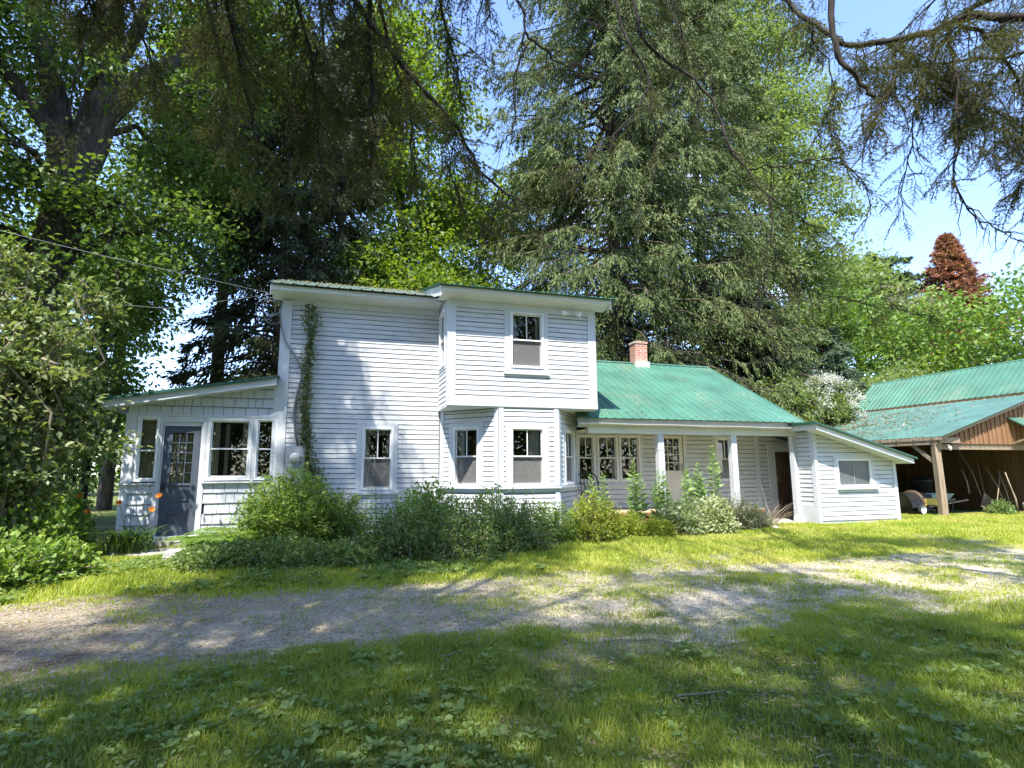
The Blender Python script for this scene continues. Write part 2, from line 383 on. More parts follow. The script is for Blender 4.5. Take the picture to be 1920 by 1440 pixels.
# ---- main block front wall (A)
xa0, xa1 = ax(-1.16), 2.15
wA = (ax(.48), ax(1.11), az(1.25), az(2.53))
ops = [hole(wA[0] - xa0, wA[1] - xa0, wA[2], wA[3], .05)]
mb = MB(); OA = (xa0, YA, 0)
clap(mb, OA, X1, X0, xa1 - xa0, .33, 5.32, ops); sheet(mb, OA, X1, X0, 5.5 - xa0, .2, 5.6, ops + [hole(xa1 - xa0 + .02, 5.48 - xa0, .5, 5.2)])
mb.build('main_wall', [M['siding'], M['seam_shade']], house)
mb = MB(); mb.box(xa0, xa1, YA - .012, YA - .005, .1, .33); mb.box(2.2, 3.24, 12.5, 12.59, .1, .4); mb.build('foundation', M['concrete'], house)
mb = MB(); mb.box(xa0 - .012, xa0 + .185, YA - .034, YA + .001, .3, 5.25); mb.box(xa0 - .03, xa0 - .0125, YA - .034, YA + .15, .3, 5.25); mb.build('corner_board', M['trim'], house)
mb = MB(); mb.box(xa0 + .186, xa1 - .03, YA - .03, YA + .002, 5.15, 5.28); mb.build('frieze_board', M['trim'], house)
mb = MB(); sheet(mb, (xa0, YA, 0), (0, 1), (-1, 0), 4.6, .1, lambda t: min(5.45 + .35 * t, 5.45 + .35 * (4.6 - t)) + .05, d=0); mb.build('side_wall', [M['siding'], M['seam_shade']], house)
win_parts(OA, X1, X0, wA[0] - xa0, wA[1] - xa0, wA[2], wA[3], curtain=[(0, .2, 0, 1, 'curtain'), (.86, 1, 0, 1, 'curtain'), (0, 1, .9, 1, 'lace')], casing=(.11, .09, .08, .05), screen=True)
# main roof
zE = 5.47; sl = .35; yE, yR = 12.10, 14.8
up = Vector((0, 1, sl)); Ls = (yR - yE) * math.hypot(1, sl)
ribroof('main_roof', M['roofold'], house, (-1.47, yE, zE), (1, 0, 0), up, 5.4, Ls)
ribroof('main_roof_back', M['roofold'], house, (3.93, 2 * yR - yE, zE), (-1, 0, 0), Vector((0, -1, sl)), 5.4, Ls)
mb = MB(); mb.box(-1.43, 2.13, 12.19, 12.21, 5.355, 5.45); mb.hexa([(-1.43, 12.211, 5.355), (2.13, 12.211, 5.355), (2.13, YA + .05, 5.265), (-1.43, YA + .05, 5.265), (-1.43, 12.211, 5.37), (2.13, 12.211, 5.37), (2.13, YA + .05, 5.28), (-1.43, YA + .05, 5.28)])
mb.hexa([(-1.45, 12.19, 5.235), (-1.431, 12.19, 5.235), (-1.431, 14.8, 5.235 + 2.61 * sl), (-1.45, 14.8, 5.235 + 2.61 * sl), (-1.45, 12.19, 5.45), (-1.431, 12.19, 5.45), (-1.431, 14.8, 5.45 + 2.61 * sl), (-1.45, 14.8, 5.45 + 2.61 * sl)])
mb.build('main_eave', M['soffit'], house)

# ---- upper bay (B)
xb0, xb1, zb0 = 2.15, 5.5, 2.97; zbt = 5.17
OB = (xb0, YB, 0); wB = (3.50, 4.27, 3.82, 5.07)
ops = [hole(wB[0] - xb0, wB[1] - xb0, wB[2], wB[3], .05)]
mb = MB(); clap(mb, OB, X1, X0, xb1 - xb0, zb0 + .13, 5.08, ops); sheet(mb, OB, X1, X0, xb1 - xb0, zb0, 5.3, ops)
wS = (11.80, 12.52, 3.86, 5.12)   # side window on y
OS = (xb0, YA, 0); uS = (0, -1); nS = (-1, 0)
ops = [hole(YA - wS[1], YA - wS[0], wS[2], wS[3], .03)]
clap(mb, OS, uS, nS, YA - YB, zb0 + .02, 5.5, ops); sheet(mb, (xb0, 14.8, 0), uS, nS, 14.8 - YB, zb0, lambda t: 6.35 - .26 * t, [hole(14.8 - wS[1], 14.8 - wS[0], wS[2], wS[3], .03)])
sheet(mb, (xb1, YB, 0), (0, 1), (1, 0), 3.3, zb0, lambda t: 5.35 + .26 * t)
mb.frame((0, 0, 0), (1, 0), (0, 1))
mb.build('upper_bay_wall', [M['siding'], M['seam_shade']], house)
mb = MB(); mb.box(xb0 - .03, xb0 + .15, YB - .03, YB - .001, zb0, 5.235); mb.box(xb0 - .03, xb0 - .001, YB - .0005, YB + .14, zb0, 5.235)
mb.box(xb1 - .16, xb1 + .028, YB - .03, YB - .001, zb0, 5.235); mb.box(xb0 - .034, xb1 + .032, YB - .036, YB - .0305, zb0 - .005, zb0 + .125)
mb.box(xb0 + .15, xb1 - .16, YB - .030, YB - .001, zb0 + .0, zb0 + .124); mb.build('corner_board', M['trim'], house)
mb = MB(); mb.box(xb0 + .151, xb1 - .161, YB - .027, YB - .001, 5.075, 5.235); mb.build('frieze_board', M['trim'], house)
mb = MB(); mb.box(xb0 - .03, xb1 + .03, YB + .0, YA - .002, zb0 - .03, zb0 - .006); mb.build('overhang_soffit', M['soffit'], house)
win_parts(OB, X1, X0, wB[0] - xb0, wB[1] - xb0, wB[2], wB[3], curtain=[(0, .2, 0, 1, 'curtain'), (.86, 1, 0, 1, 'curtain')], casing=(.13, .1, .07, .10), screen=True)
win_parts(OS, uS, nS, YA - wS[1], YA - wS[0], wS[2], wS[3], curtain=[(0, .3, 0, 1, 'curtain')], casing=(.045, .05, .05, .07), drip=False)
sB = .26; yEB = 11.04; LB = (14.8 - yEB) * math.hypot(1, sB)
ribroof('upper_bay_roof', M['roof'], house, (1.88, yEB, 5.415), (1, 0, 0), Vector((0, 1, sB)), 3.94, LB)
mb = MB(); mb.box(1.91, 5.78, 11.12, 11.14, 5.315, 5.405); mb.hexa([(1.93, 11.141, 5.31), (5.76, 11.141, 5.31), (5.76, YB + .02, 5.225), (1.93, YB + .02, 5.225), (1.93, 11.141, 5.325), (5.76, 11.141, 5.325), (5.76, YB + .02, 5.24), (1.93, YB + .02, 5.24)])
mb.hexa([(1.93, YB + .0205, 5.225), (xb0 - .031, YB + .0205, 5.225), (xb0 - .031, YA + .6, 5.225 + 1.7 * .26), (1.93, YA + .6, 5.225 + 1.7 * .26), (1.93, YB + .0205, 5.24), (xb0 - .031, YB + .0205, 5.24), (xb0 - .031, YA + .6, 5.24 + 1.7 * .26), (1.93, YA + .6, 5.24 + 1.7 * .26)])
for x in (1.91, 5.761): mb.hexa([(x, 11.141, 5.19), (x + .019, 11.141, 5.19), (x + .019, 14.8, 5.19 + 3.66 * sB), (x, 14.8, 5.19 + 3.66 * sB), (x, 11.141, 5.405), (x + .019, 11.141, 5.405), (x + .019, 14.8, 5.405 + 3.66 * sB), (x, 14.8, 5.405 + 3.66 * sB)])
mb.build('upper_bay_eave', M['soffit'], house)
mb = MB(); 
for x in (1.875, 5.80): mb.hexa([(x, 11.09, 5.39), (x + .03, 11.09, 5.39), (x + .03, 14.8, 5.39 + 3.71 * sB), (x, 14.8, 5.39 + 3.71 * sB), (x, 11.09, 5.45), (x + .03, 11.09, 5.45), (x + .03, 14.8, 5.45 + 3.71 * sB), (x, 14.8, 5.45 + 3.71 * sB)])
mb.box(1.88, 5.82, 11.055, 11.115, 5.395, 5.418)
mb.build('roof_edge_trim', M['rooftrim'], house)
# flood lamp
mb = MB(); mb.lathe((4.86, YB - .03, 5.12), [(0, -.03), (.05, -.03), (.055, 0), (0, 0)], 14, 'y')
mb.tube([(4.86, YB - .05, 5.12), (4.77, YB - .12, 5.1)], .014, 6); mb.tube([(4.86, YB - .05, 5.12), (4.99, YB - .12, 5.12)], .014, 6)
fl = mb.build('flood_lamp', M['white'], house)
for cx, dx in ((4.74, -.35), (5.02, .55)):
    mb = MB(); pr = [(.022, 0), (.03, .02), (.05, .06), (.06, .11), (.058, .118), (0, .125)]; vs = []
    d = Vector((dx, -.8, -.35)).normalized(); a = d.cross(Vector((0, 0, 1))).normalized(); b = a.cross(d); c0 = Vector((cx, YB - .1, 5.11)); n_ = 14
    for r, h in pr:
        for k in range(n_): t = 2 * PI * k / n_; vs.append(tuple(c0 + d * h + (a * math.cos(t) + b * math.sin(t)) * r))
    mb.add(vs, [(i * n_ + k, i * n_ + (k + 1) % n_, (i + 1) * n_ + (k + 1) % n_, (i + 1) * n_ + k) for i in range(len(pr) - 1) for k in range(n_)]); mb.build('bulb', M['white'], fl, True)

# ---- ground floor bay window (C)
Lp = (2.2, YA); C1 = (3.24, YB); C2 = (4.58, YB); Rp = (5.48, YA); zc1 = 2.94
def face(P, Q):
    L = math.dist(P, Q); u = ((Q[0] - P[0]) / L, (Q[1] - P[1]) / L); return (P[0], P[1], 0), u, (u[1], -u[0]), L
bay = MB(); trimb = MB()
for (P, Q, w) in ((Lp, C1, (.36, 1.03, 1.29, 2.57)), (C1, C2, (.25, 1.02, 1.29, 2.55)), (C2, Rp, (.42, 1.13, 1.31, 2.54))):
    O, u, n, L = face(P, Q); op = [hole(*w, .0)]
    clap(bay, O, u, n, L, 1.30, zc1, op); clap(bay, O, u, n, L, .42, 1.15); sheet(bay, O, u, n, L, .3, zc1, op)
    trimb.frame(O, u, n); trimb.box(0, .10, .001, .028, 1.3, zc1); trimb.box(L - .10, L, .001, .028, 1.3, zc1); trimb.box(0, .09, .001, .028, .4, 1.17); trimb.box(L - .09, L, .001, .028, .4, 1.17)
    trimb.box(-.03, L + .03, .0, .07, 1.245, 1.285); trimb.box(-.01, L + .01, .0, .032, 1.175, 1.244)
bay.build('bay_window_wall', [M['siding'], M['seam_shade']], house); trimb.build('bay_trim', M['trim'], house)
for (P, Q, w, cu) in ((Lp, C1, (.36, 1.03, 1.29, 2.57), [(0, .25, 0, 1, 'curtain')]), (C1, C2, (.25, 1.02, 1.29, 2.55), [(.62, 1, 0, 1, 'curtain')]), (C2, Rp, (.42, 1.13, 1.31, 2.54), [(0, .6, 0, 1, 'curtain')])):
    O, u, n, L = face(P, Q); win_parts(O, u, n, w[0], w[1], w[2], w[3], curtain=cu, casing=(.10, .10, .09, .006), screen=True, drip=False)
# pale trinket on the sill inside the left bay window
O, u, n, L = face(Lp, C1)
mb = MB().frame(O, u, n)
for i in range(4): mb.box(.66, .73 + .012 * (i % 2), -.10, -.085, 1.47 + i * .035, 1.49 + i * .035)
mb.box(.70, .722, -.10, -.085, 1.61, 1.70); mb.box(.755, .775, -.10, -.085, 1.62, 1.72); mb.box(.712, .765, -.10, -.085, 1.645, 1.66); mb.box(.69, .712, -.10, -.085, 1.73, 1.76)
mb.build('window_ornament', M['white'], house)

# ---- left enclosed porch (F)
xf0 = ax(-3.70); OF = (xf0, YA, 0); LF = xa0 - .03 - xf0; fu = lambda x: ax(x) - xf0
rf = lambda t: 2.97 + .185 * (t + .31) - .08
opsF = [(fu(-3.55), fu(-3.13), az(1.45), az(2.66)), (fu(-3.12), fu(-2.42), .3, az(2.62)), (fu(-2.42), fu(-1.13), az(1.47), az(2.66))]
mb = MB(); shingles(mb, OF, X1, X0, LF, .42, az(1.42), [(fu(-3.14), fu(-2.38), 0, 2)], ex=.2); shingles(mb, OF, X1, X0, LF, az(2.68), rf, ex=.19, w=.19)
shingles(mb, (xf0, YA + 3.4, 0), (0, -1), (-1, 0), 3.4, .42, 2.9, ex=.2)
mb.build('entry_porch_shingles', [M['shingle'], M['seam_shade']], house)
mb = MB(); sheet(mb, OF, X1, X0, LF, .2, rf, opsF, d=.0); sheet(mb, (xf0, YA + 3.4, 0), (0, -1), (-1, 0), 3.4, .2, 2.9, d=.0); mb.build('entry_porch_backing', M['gap'], house)
mb = MB().frame(OF, X1, X0)
zc0, zc_ = az(1.44), az(2.66)
mb.box(-.02, fu(-3.54), .001, .03, zc0, zc_); mb.box(fu(-3.155), fu(-3.115), .001, .03, .4, zc_); mb.box(-.02, fu(-3.60), .001, .03, .4, az(1.40))
mb.box(fu(-3.20), fu(-3.1555), .001, .03, .4, az(1.40))
mb.box(fu(-2.44), fu(-2.37), .001, .034, .4, zc_ - .001); mb.box(fu(-1.57), fu(-1.525), .001, .03, zc0, zc_); mb.box(LF - .05, LF, .001, .03, .4, 3.4)
mb.box(fu(-3.115), fu(-2.441), .001, .026, az(2.56), zc_); mb.box(-.03, LF + .0, -.001, .036, zc_ + .0005, zc_ + .05)
mb.box(-.07, fu(-3.15), .0, .075, az(1.405), az(1.435)); mb.box(fu(-2.40), LF, .0, .075, az(1.42), az(1.45))
mb.build('entry_porch_trim', M['trim'], house)
win_parts(OF, X1, X0, fu(-3.53), fu(-3.16), az(1.46), zc_ - .005, style='1over1', casing=None, curtain=[(0, 1, 0, 1, 'lace')], fr=.045, rail=.47)
win_parts(OF, X1, X0, fu(-2.365), fu(-1.575), az(1.47), zc_ - .005, style='1over1', casing=None, curtain=[(0, .2, 0, 1, 'lace'), (.35, .45, 0, .95, 'lace'), (.8, 1, 0, 1, 'lace')], fr=.065, rail=.5)
win_parts(OF, X1, X0, fu(-1.522), fu(-1.13), az(1.47), zc_ - .005, style='1over1', casing=None, curtain=[(.55, 1, 0, 1, 'hoodbrown')], fr=.04, rail=.5)
# slate door
d0, d1, dz0, dz1 = fu(-3.09), fu(-2.47), az(.48), az(2.48); g0, g1, gz0, gz1 = fu(-2.95), fu(-2.60), az(1.43), az(2.36)
mb = MB().frame(OF, X1, X0); db = -.075
mb.box(d0, g0, db, -.03, dz0, dz1); mb.box(g1, d1, db, -.03, dz0, dz1); mb.box(g0, g1, db, -.03, gz1, dz1); mb.box(g0, g1, db, -.03, dz0, az(.66))
pz = [az(.66), az(.86), az(.90), az(1.10), az(1.14), az(1.38)]
mb.box(g0, g1, db, -.048, az(.66), gz0 - .05); mb.box(g0, g1, db + .001, -.03, az(.86), az(.905)); mb.box(g0, g1, db + .001, -.03, az(1.10), az(1.145)); mb.box(g0, g1, db, -.03, gz0 - .05, gz0)
for i in range(1, 5): z = gz0 + (gz1 - gz0) * i / 5; mb.box(g0, g1, -.056, -.034, z - .008, z + .008)
for i in (1, 2): x = g0 + (g1 - g0) * i / 3; mb.box(x - .007, x + .007, -.054, -.036, gz0, gz1)
door = mb.build('door', M['bluedoor'], house, label='slate blue door with a many-paned window')
mb = MB().frame(OF, X1, X0); mb.quad((g0, -.05, gz0), (g1, -.05, gz0), (g1, -.05, gz1), (g0, -.05, gz1)); mb.build('pane', M['glass'], door)
mb = MB().frame(OF, X1, X0); vs = []
for i in range(41): t = i / 40; vs += [(g0 + (g1 - g0) * t, -.11 + .014 * math.sin(t * 50), gz0 + .02), (g0 + (g1 - g0) * t, -.11 + .014 * math.sin(t * 50), gz1 - .02)]
mb.add(vs, [(2 * i, 2 * i + 2, 2 * i + 3, 2 * i + 1) for i in range(40)]); mb.build('curtain', M['lace'], door)
mb = MB().frame(OF, X1, X0); mb.box(d0 + .03, d0 + .075, -.03, -.02, az(1.29), az(1.42))
mb.tube([(d0 + .052, -.02, az(1.36)), (d0 + .052, .03, az(1.36))], [.012, .012], 8); mb.lathe((d0 + .052, .03, az(1.36)), [(0, -.02), (.02, -.02), (.028, 0), (.02, .02), (0, .02)], 12); mb.build('handle', M['black'], door)
mb = MB().frame(OF, X1, X0); mb.box(fu(-3.11), fu(-2.445), -.08, .0, az(2.485), az(2.56)); mb.box(fu(-3.11), fu(-3.092), -.08, .0, .4, az(2.485)); mb.box(fu(-2.468), fu(-2.445), -.08, .0, .4, az(2.485))
mb.box(fu(-3.11), fu(-2.445), -.09, .05, .37, az(.475)); mb.build('door_frame', M['trim'], house)
mb = MB(); mb.box(-3.35, -2.35, 12.12, 12.54, .15, .36); mb.build('door_step', M['concrete'], house)
# porch roof slopes down to the left
Wf = 3.9; sf = .185
ribroof('entry_porch_roof', M['roofold'], house, (-4.28, 12.28 + Wf, 2.99), (0, -1, 0), Vector((1, 0, sf)), Wf, 3.09 * math.hypot(1, sf), rib=.018)
def rake(mb, x0, z0, x1, z1, y0, y1, h):
    mb.hexa([(x0, y0, z0 - h), (x1, y0, z1 - h), (x1, y1, z1 - h), (x0, y1, z0 - h), (x0, y0, z0), (x1, y0, z1), (x1, y1, z1), (x0, y1, z0)])
zr = lambda x: 2.99 + sf * (x + 4.28)
mb = MB(); rake(mb, -4.24, zr(-4.24) - .03, xa0 - .015, zr(xa0) - .03, 12.32, 12.34, .14); rake(mb, -4.24, zr(-4.24) - .17, xa0 - .02, zr(xa0) - .17, 12.341, YA + .01, .012)
mb.box(-4.25, -4.23, 12.341, 16.1, zr(-4.24) - .17, zr(-4.24) - .03); mb.build('entry_porch_eave', M['trim'], house)
mb = MB(); rake(mb, -4.27, zr(-4.27) + .012, xa0 - .034, zr(xa0 - .034) + .012, 12.27, 12.315, .05); mb.build('roof_edge_trim', M['rooftrim'], house)
# meter box
mb = MB(); x0_, x1_, z0_, z1_ = ax(-.955), ax(-.60), az(1.35), az(2.11)
mb.box(x0_, x1_, YA - .15, YA - .035, z0_, z1_); mb.box(x0_ - .006, x1_ + .006, YA - .158, YA - .1505, az(1.71), z1_ + .006); mb.box(x0_ + .004, x1_ - .004, YA - .154, YA - .1505, z0_ + .004, az(1.70))
mt = mb.build('meter_box', M['metal'], house)
mb = MB(); mb.lathe((ax(-.78), YA - .158, az(1.89)), [(.10, 0), (.10, -.03), (.092, -.035), (.085, -.08), (.07, -.10), (0, -.105)], 24, 'y'); mb.build('meter_dial', M['gutter'], mt, True)
mb = MB(); mb.tube([(ax(-.74), YA - .09, z1_), (ax(-.80), YA - .08, z1_ + .25), (ax(-.85), YA - .06, 2.9), (ax(-.80), YA - .06, 3.3), (ax(-.74), YA - .06, 3.55), (ax(-.75), YA - .06, 3.75), (ax(-.86), YA - .06, 4.0), (ax(-1.08), YA - .07, 4.35), (ax(-1.17), YA - .09, 4.65), (ax(-1.20), YA - .11, 5.0), (ax(-1.16), YA - .14, 5.18)], [.022] * 4 + [.019] * 7, 8)
mb.build('service_cable', M['cable'], house, True)
mb = MB(); mb.box(ax(-.54), ax(-.42), YA - .09, YA - .02, az(1.24), az(1.38)); mb.build('outlet_box', M['white'], house)

# ---- porch wing (ridge along x)
xw0, xw1 = 5.5, 11.40
t3 = [(5.72, 6.19), (6.26, 6.83), (6.88, 7.47)]; dW = (8.02, 8.76); w2 = (9.77, 10.36)
OW = (xw0, YW, 0); wu = lambda x: x - xw0
opsW = [(wu(a), wu(b), 1.34, 2.51) for a, b in t3] + [(wu(dW[0]), wu(dW[1]), .3, 2.53), (wu(w2[0]), wu(w2[1]), 1.32, 2.49), (wu(11.69), wu(12.42), .2, 2.11)]
mb = MB(); tW = lambda t: 2.78 if t < 5.85 else min(2.78, 2.74 - (t + 5.5 - 11.13) * .271 - .06)
clap(mb, OW, X1, X0, 8.4, .45, tW, opsW, ex=.115); sheet(mb, OW, X1, X0, 5.9, .2, 2.95, opsW[:5]); sheet(mb, (11.4, YW, 0), X1, X0, 2.5, .2, lambda t: 2.74 - (t + 11.4 - 11.13) * .271 - .06, [(.29, 1.02, .2, 2.11)])
mb.build('porch_wall', [M['siding'], M['seam_shade']], house)
for i, (a, b) in enumerate(t3): win_parts(OW, X1, X0, wu(a), wu(b), 1.34, 2.51, casing=None, curtain=[(0, 1, .78, 1, 'lace'), (0, .12, 0, 1, 'lace')], fr=.045)
win_parts(OW, X1, X0, wu(w2[0]), wu(w2[1]), 1.32, 2.49, casing=(.09, .09, .04, .03), curtain=[(0, .6, .45, .62, 'curtain'), (0, 1, 0, .5, 'curtain')], fr=.05)
mb = MB().frame(OW, X1, X0)
mb.box(wu(5.66), wu(5.719), .001, .02, 1.27, 2.56); mb.box(wu(6.191), wu(6.259), .001, .02, 1.27, 2.56); mb.box(wu(6.831), wu(6.879), .001, .02, 1.27, 2.56); mb.box(wu(7.471), wu(7.55), .001, .02, 1.27, 2.56)
mb.box(wu(5.66), wu(7.55), .0, .05, 1.225, 1.269)
mb.build('window_trim', M['trim'], house); mb = MB().frame(OW, X1, X0)
mb.box(wu(7.93), wu(8.019), .001, .026, .5, 2.64); mb.box(wu(8.761), wu(8.85), .001, .026, .5, 2.64); mb.box(wu(8.02), wu(8.76), .001, .026, 2.531, 2.64)
mb.build('door_casing', M['trim'], house); mb = MB().frame(OW, X1, X0)
mb.box(wu(11.04), wu(11.16), .001, .03, .3, 2.7); mb.build('corner_board', M['trim'], house); mb = MB().frame(OW, X1, X0); mb.box(wu(11.45), wu(11.689), .001, .028, .3, 2.3); mb.box(wu(11.69), wu(12.5), .001, .028, 2.12, 2.3)
mb.build('door_casing', M['trim'], house)
# cream door with lights
a, b = wu(dW[0]) + .01, wu(dW[1]) - .01; g = (wu(8.14), wu(8.64), 1.60, 2.44)
mb = MB().frame(OW, X1, X0); mb.box(a, g[0], -.05, -.008, .68, 2.52); mb.box(g[1], b, -.05, -.008, .68, 2.52); mb.box(g[0], g[1], -.05, -.008, g[3], 2.52); mb.box(g[0], g[1], -.05, -.008, 1.42, g[2]); mb.box(g[0], g[1], -.05, -.02, .86, 1.42); mb.box(g[0], g[1], -.05, -.008, .68, .86)
mb.box((g[0] + g[1]) / 2 - .02, (g[0] + g[1]) / 2 + .02, -.019, -.009, .86, 1.42)
for i in (1, 2, 3): z = g[2] + (g[3] - g[2]) * i / 4; mb.box(g[0], g[1], -.035, -.012, z - .011, z + .011)
for i in (1, 2): x = g[0] + (g[1] - g[0]) * i / 3; mb.box(x - .01, x + .01, -.034, -.014, g[2], g[3])
cd = mb.build('door', M['cream'], house, label='cream porch door with a grid of panes')
mb = MB().frame(OW, X1, X0); mb.quad((g[0], -.03, g[2]), (g[1], -.03, g[2]), (g[1], -.03, g[3]), (g[0], -.03, g[3])); mb.build('pane', M['glass'], cd)
mb = MB().frame(OW, X1, X0); mb.box(b - .075, b - .035, -.007, .012, 1.58, 1.78); mb.tube([(b - .055, .01, 1.6), (b - .055, .045, 1.62), (b - .055, .045, 1.72), (b - .055, .01, 1.74)], .009, 6); mb.build('handle', M['metal'], cd)
# plywood door ajar at the end
mb = MB(); mb.hexa([(11.72, YW + .02, .33), (12.40, YW + .28, .33), (12.39, YW + .31, .33), (11.71, YW + .05, .33), (11.72, YW + .02, 2.1), (12.40, YW + .28, 2.1), (12.39, YW + .31, 2.1), (11.71, YW + .05, 2.1)])
bd = mb.build('door', M['brown'], house, label='bare brown wooden door beside the shed')
mb = MB(); mb.box(11.755, 11.785, YW + .0, YW + .035, 1.3, 1.42); mb.build('latch', M['metal'], bd)
mb = MB(); mb.box(10.26, 13.2, 11.80, YW + .5, .2, .305); mb.build('concrete_pad', M['concrete'], house)
# deck and skirt
mb = MB()
for i in range(9): mb.box(5.5, 10.25, 11.93 + i * .13, 11.93 + i * .13 + .124, .635, .665)
mb.build('porch_deck', M['deck'], house)
mb = MB(); mb.box(5.5, 10.22, 11.93, 11.955, .57, .633)
for i in range(6):
    x = 5.5 + i * .785; mb.hexa([(x, 11.96, .28), (x + .785, 11.96, .28), (x + .785, 11.98, .28), (x, 11.98, .28), (x, 11.96, .57), (x + .785, 11.96, .57), (x + .785, 11.98, .57), (x, 11.98, .57)])
    mb.bar((x + .38, 11.953, .29), (x + .26, 11.953, .56), .012, .06)
mb.box(10.2, 10.22, 11.981, YW - .02, .28, .633); mb.build('porch_skirt', M['skirt'], house)
# posts
for x in (7.38, 9.45, 11.32):
    mb = MB(); w = .155 if x < 11 else .14; z0 = .66 if x < 11 else .28
    mb.box(x - w / 2, x + w / 2, YP - w / 2, YP + w / 2, z0, 2.47)
    mb.box(x - w / 2 - .012, x + w / 2 + .012, YP - w / 2 - .012, YP + w / 2 + .012, z0, z0 + .16); mb.box(x - w / 2 - .006, x + w / 2 + .006, YP - w / 2 - .006, YP + w / 2 + .006, 2.08, 2.10)
    mb.build('porch_post', M['trim'], house)
mb = MB(); mb.box(5.5, 11.42, YP - .08, YP + .08, 2.471, 2.60); mb.build('porch_beam', M['soffit'], house)
mb = MB(); mb.box(5.5, 11.3, YP + .081, YW - .001, 2.56, 2.575); mb.box(5.2, 11.42, 11.86, YP - .081, 2.60, 2.615); mb.box(11.3, 11.6, YP + .081, YW - .001, 2.56, 2.575); mb.build('porch_ceiling', M['soffit'], house)
mb = MB(); mb.box(5.2, 11.42, 11.84, 11.86, 2.60, 2.80); mb.build('porch_fascia', M['trim'], house)
# gutter
mb = MB(); vs = []; nseg = 12; xs = [5.22 + (11.38 - 5.22) * i / nseg for i in range(nseg + 1)]
for i, x in enumerate(xs):
    sag = -.02 * i / nseg + .006 * math.sin(i * 1.7)
    for k in range(9): t = PI * k / 8; vs.append((x, 11.78 - .055 * math.cos(t), 2.69 + sag - .05 * math.sin(t)))
mb.add(vs, [(i * 9 + k, i * 9 + k + 1, (i + 1) * 9 + k + 1, (i + 1) * 9 + k) for i in range(nseg) for k in range(8)])
mb.box(5.215, 5.222, 11.73, 11.83, 2.635, 2.70); mb.box(11.36, 11.365, 11.73, 11.83, 2.615, 2.67)
for x in (6.2, 7.4, 8.6, 9.8, 11.0): mb.box(x, x + .02, 11.72, 11.85, 2.68, 2.688)
mb.build('gutter', M['gutter'], house)
sw = .552; yEw = 11.70; Lw = (15.5 - yEw) * math.hypot(1, sw); zEw = 2.80
ribroof('porch_wing_roof', M['roof'], house, (5.15, yEw, zEw), (1, 0, 0), Vector((0, 1, sw)), 6.33, Lw)
ribroof('porch_wing_roof_back', M['roof'], house, (11.48, 31 - yEw, zEw), (-1, 0, 0), Vector((0, -1, sw)), 6.33, Lw)
zRw = zEw + (15.5 - yEw) * sw
mb = MB(); mb.tube([(5.15, 15.5, zRw + .02), (11.5, 15.5, zRw + .02)], .035, 6); rr = [(11.47, yEw, zEw), (11.5, 15.5, zRw)]
mb.hexa([(11.46, yEw, zEw - .03), (11.5, yEw, zEw - .03), (11.5, 15.5, zRw - .03), (11.46, 15.5, zRw - .03), (11.46, yEw, zEw + .03), (11.5, yEw, zEw + .03), (11.5, 15.5, zRw + .03), (11.46, 15.5, zRw + .03)])
mb.build('roof_edge_trim', M['roof'], house)
mb = MB(); sheet(mb, (xw1 - .1, YW, 0), (0, 1), (1, 0), 4.9, .2, lambda t: 2.8 + sw * min(t + 1.4, 2.4 + 1.4 - abs(t - 2.4)) - .05); sheet(mb, (xw0, 18, 0), X1, (0, 1), 5.8, .2, 3.2); sheet(mb, (xa0, 17.2, 0), X1, (0, 1), 6.7, .2, 5.6); sheet(mb, (5.5, 12.6, 0), (0, 1), (1, 0), 4.6, .2, 5.9)
mb.build('rear_walls', [M['siding'], M['seam_shade']], house)
# chimney
mb = MB(); mb.box(8.72, 9.14, 15.33, 15.67, 4.3, 5.53); mb.box(8.70, 9.16, 15.31, 15.69, 5.531, 5.59); ch = mb.build('chimney', M['brick'], house)
mb = MB(); mb.box(8.69, 9.17, 15.26, 15.329, 4.66, 4.95); mb.build('flashing', M['gutter'], ch)
mb = MB(); mb.box(8.77, 9.09, 15.38, 15.62, 5.591, 5.62); mb.build('chimney_cap', M['concrete'], ch)
# interior floors, ceilings and dark inner walls
mb = MB(); mb.box(xa0 + .05, 5.4, YA + .12, 17.1, .5, .55); mb.box(xa0 + .05, 5.4, YA + .12, 17.1, 3.02, 3.05); mb.box(2.25, 5.4, YB + .1, YA + .119, 3.02, 3.05); mb.box(xa0 + .05, 5.4, YA + .12, 17.1, 5.22, 5.24); mb.box(2.25, 5.4, YB + .3, YA + .119, 5.22, 5.24); mb.box(xa0 + .05, 5.4, 15.2, 15.25, .55, 5.2)
mb.box(xf0 + .05, xa0 - .05, YA + .1, 16, .45, .5); mb.box(xf0 + .05, xa0 - .05, 15.9, 15.95, .5, 2.9); mb.box(xa0 - .06, xa0 - .04, YA + .1, 15.9, .5, 3.0)
mb.box(5.6, 11.2, YW + .12, 17.9, .6, .64); mb.box(5.6, 11.2, 16.2, 16.25, .65, 2.8); mb.box(5.6, 11.2, YW + .1, 17.9, 2.8, 2.83); mb.box(11.62, 12.5, YW + .42, YW + .45, .3, 2.5)
mb.build('interior', M['dark'], house)

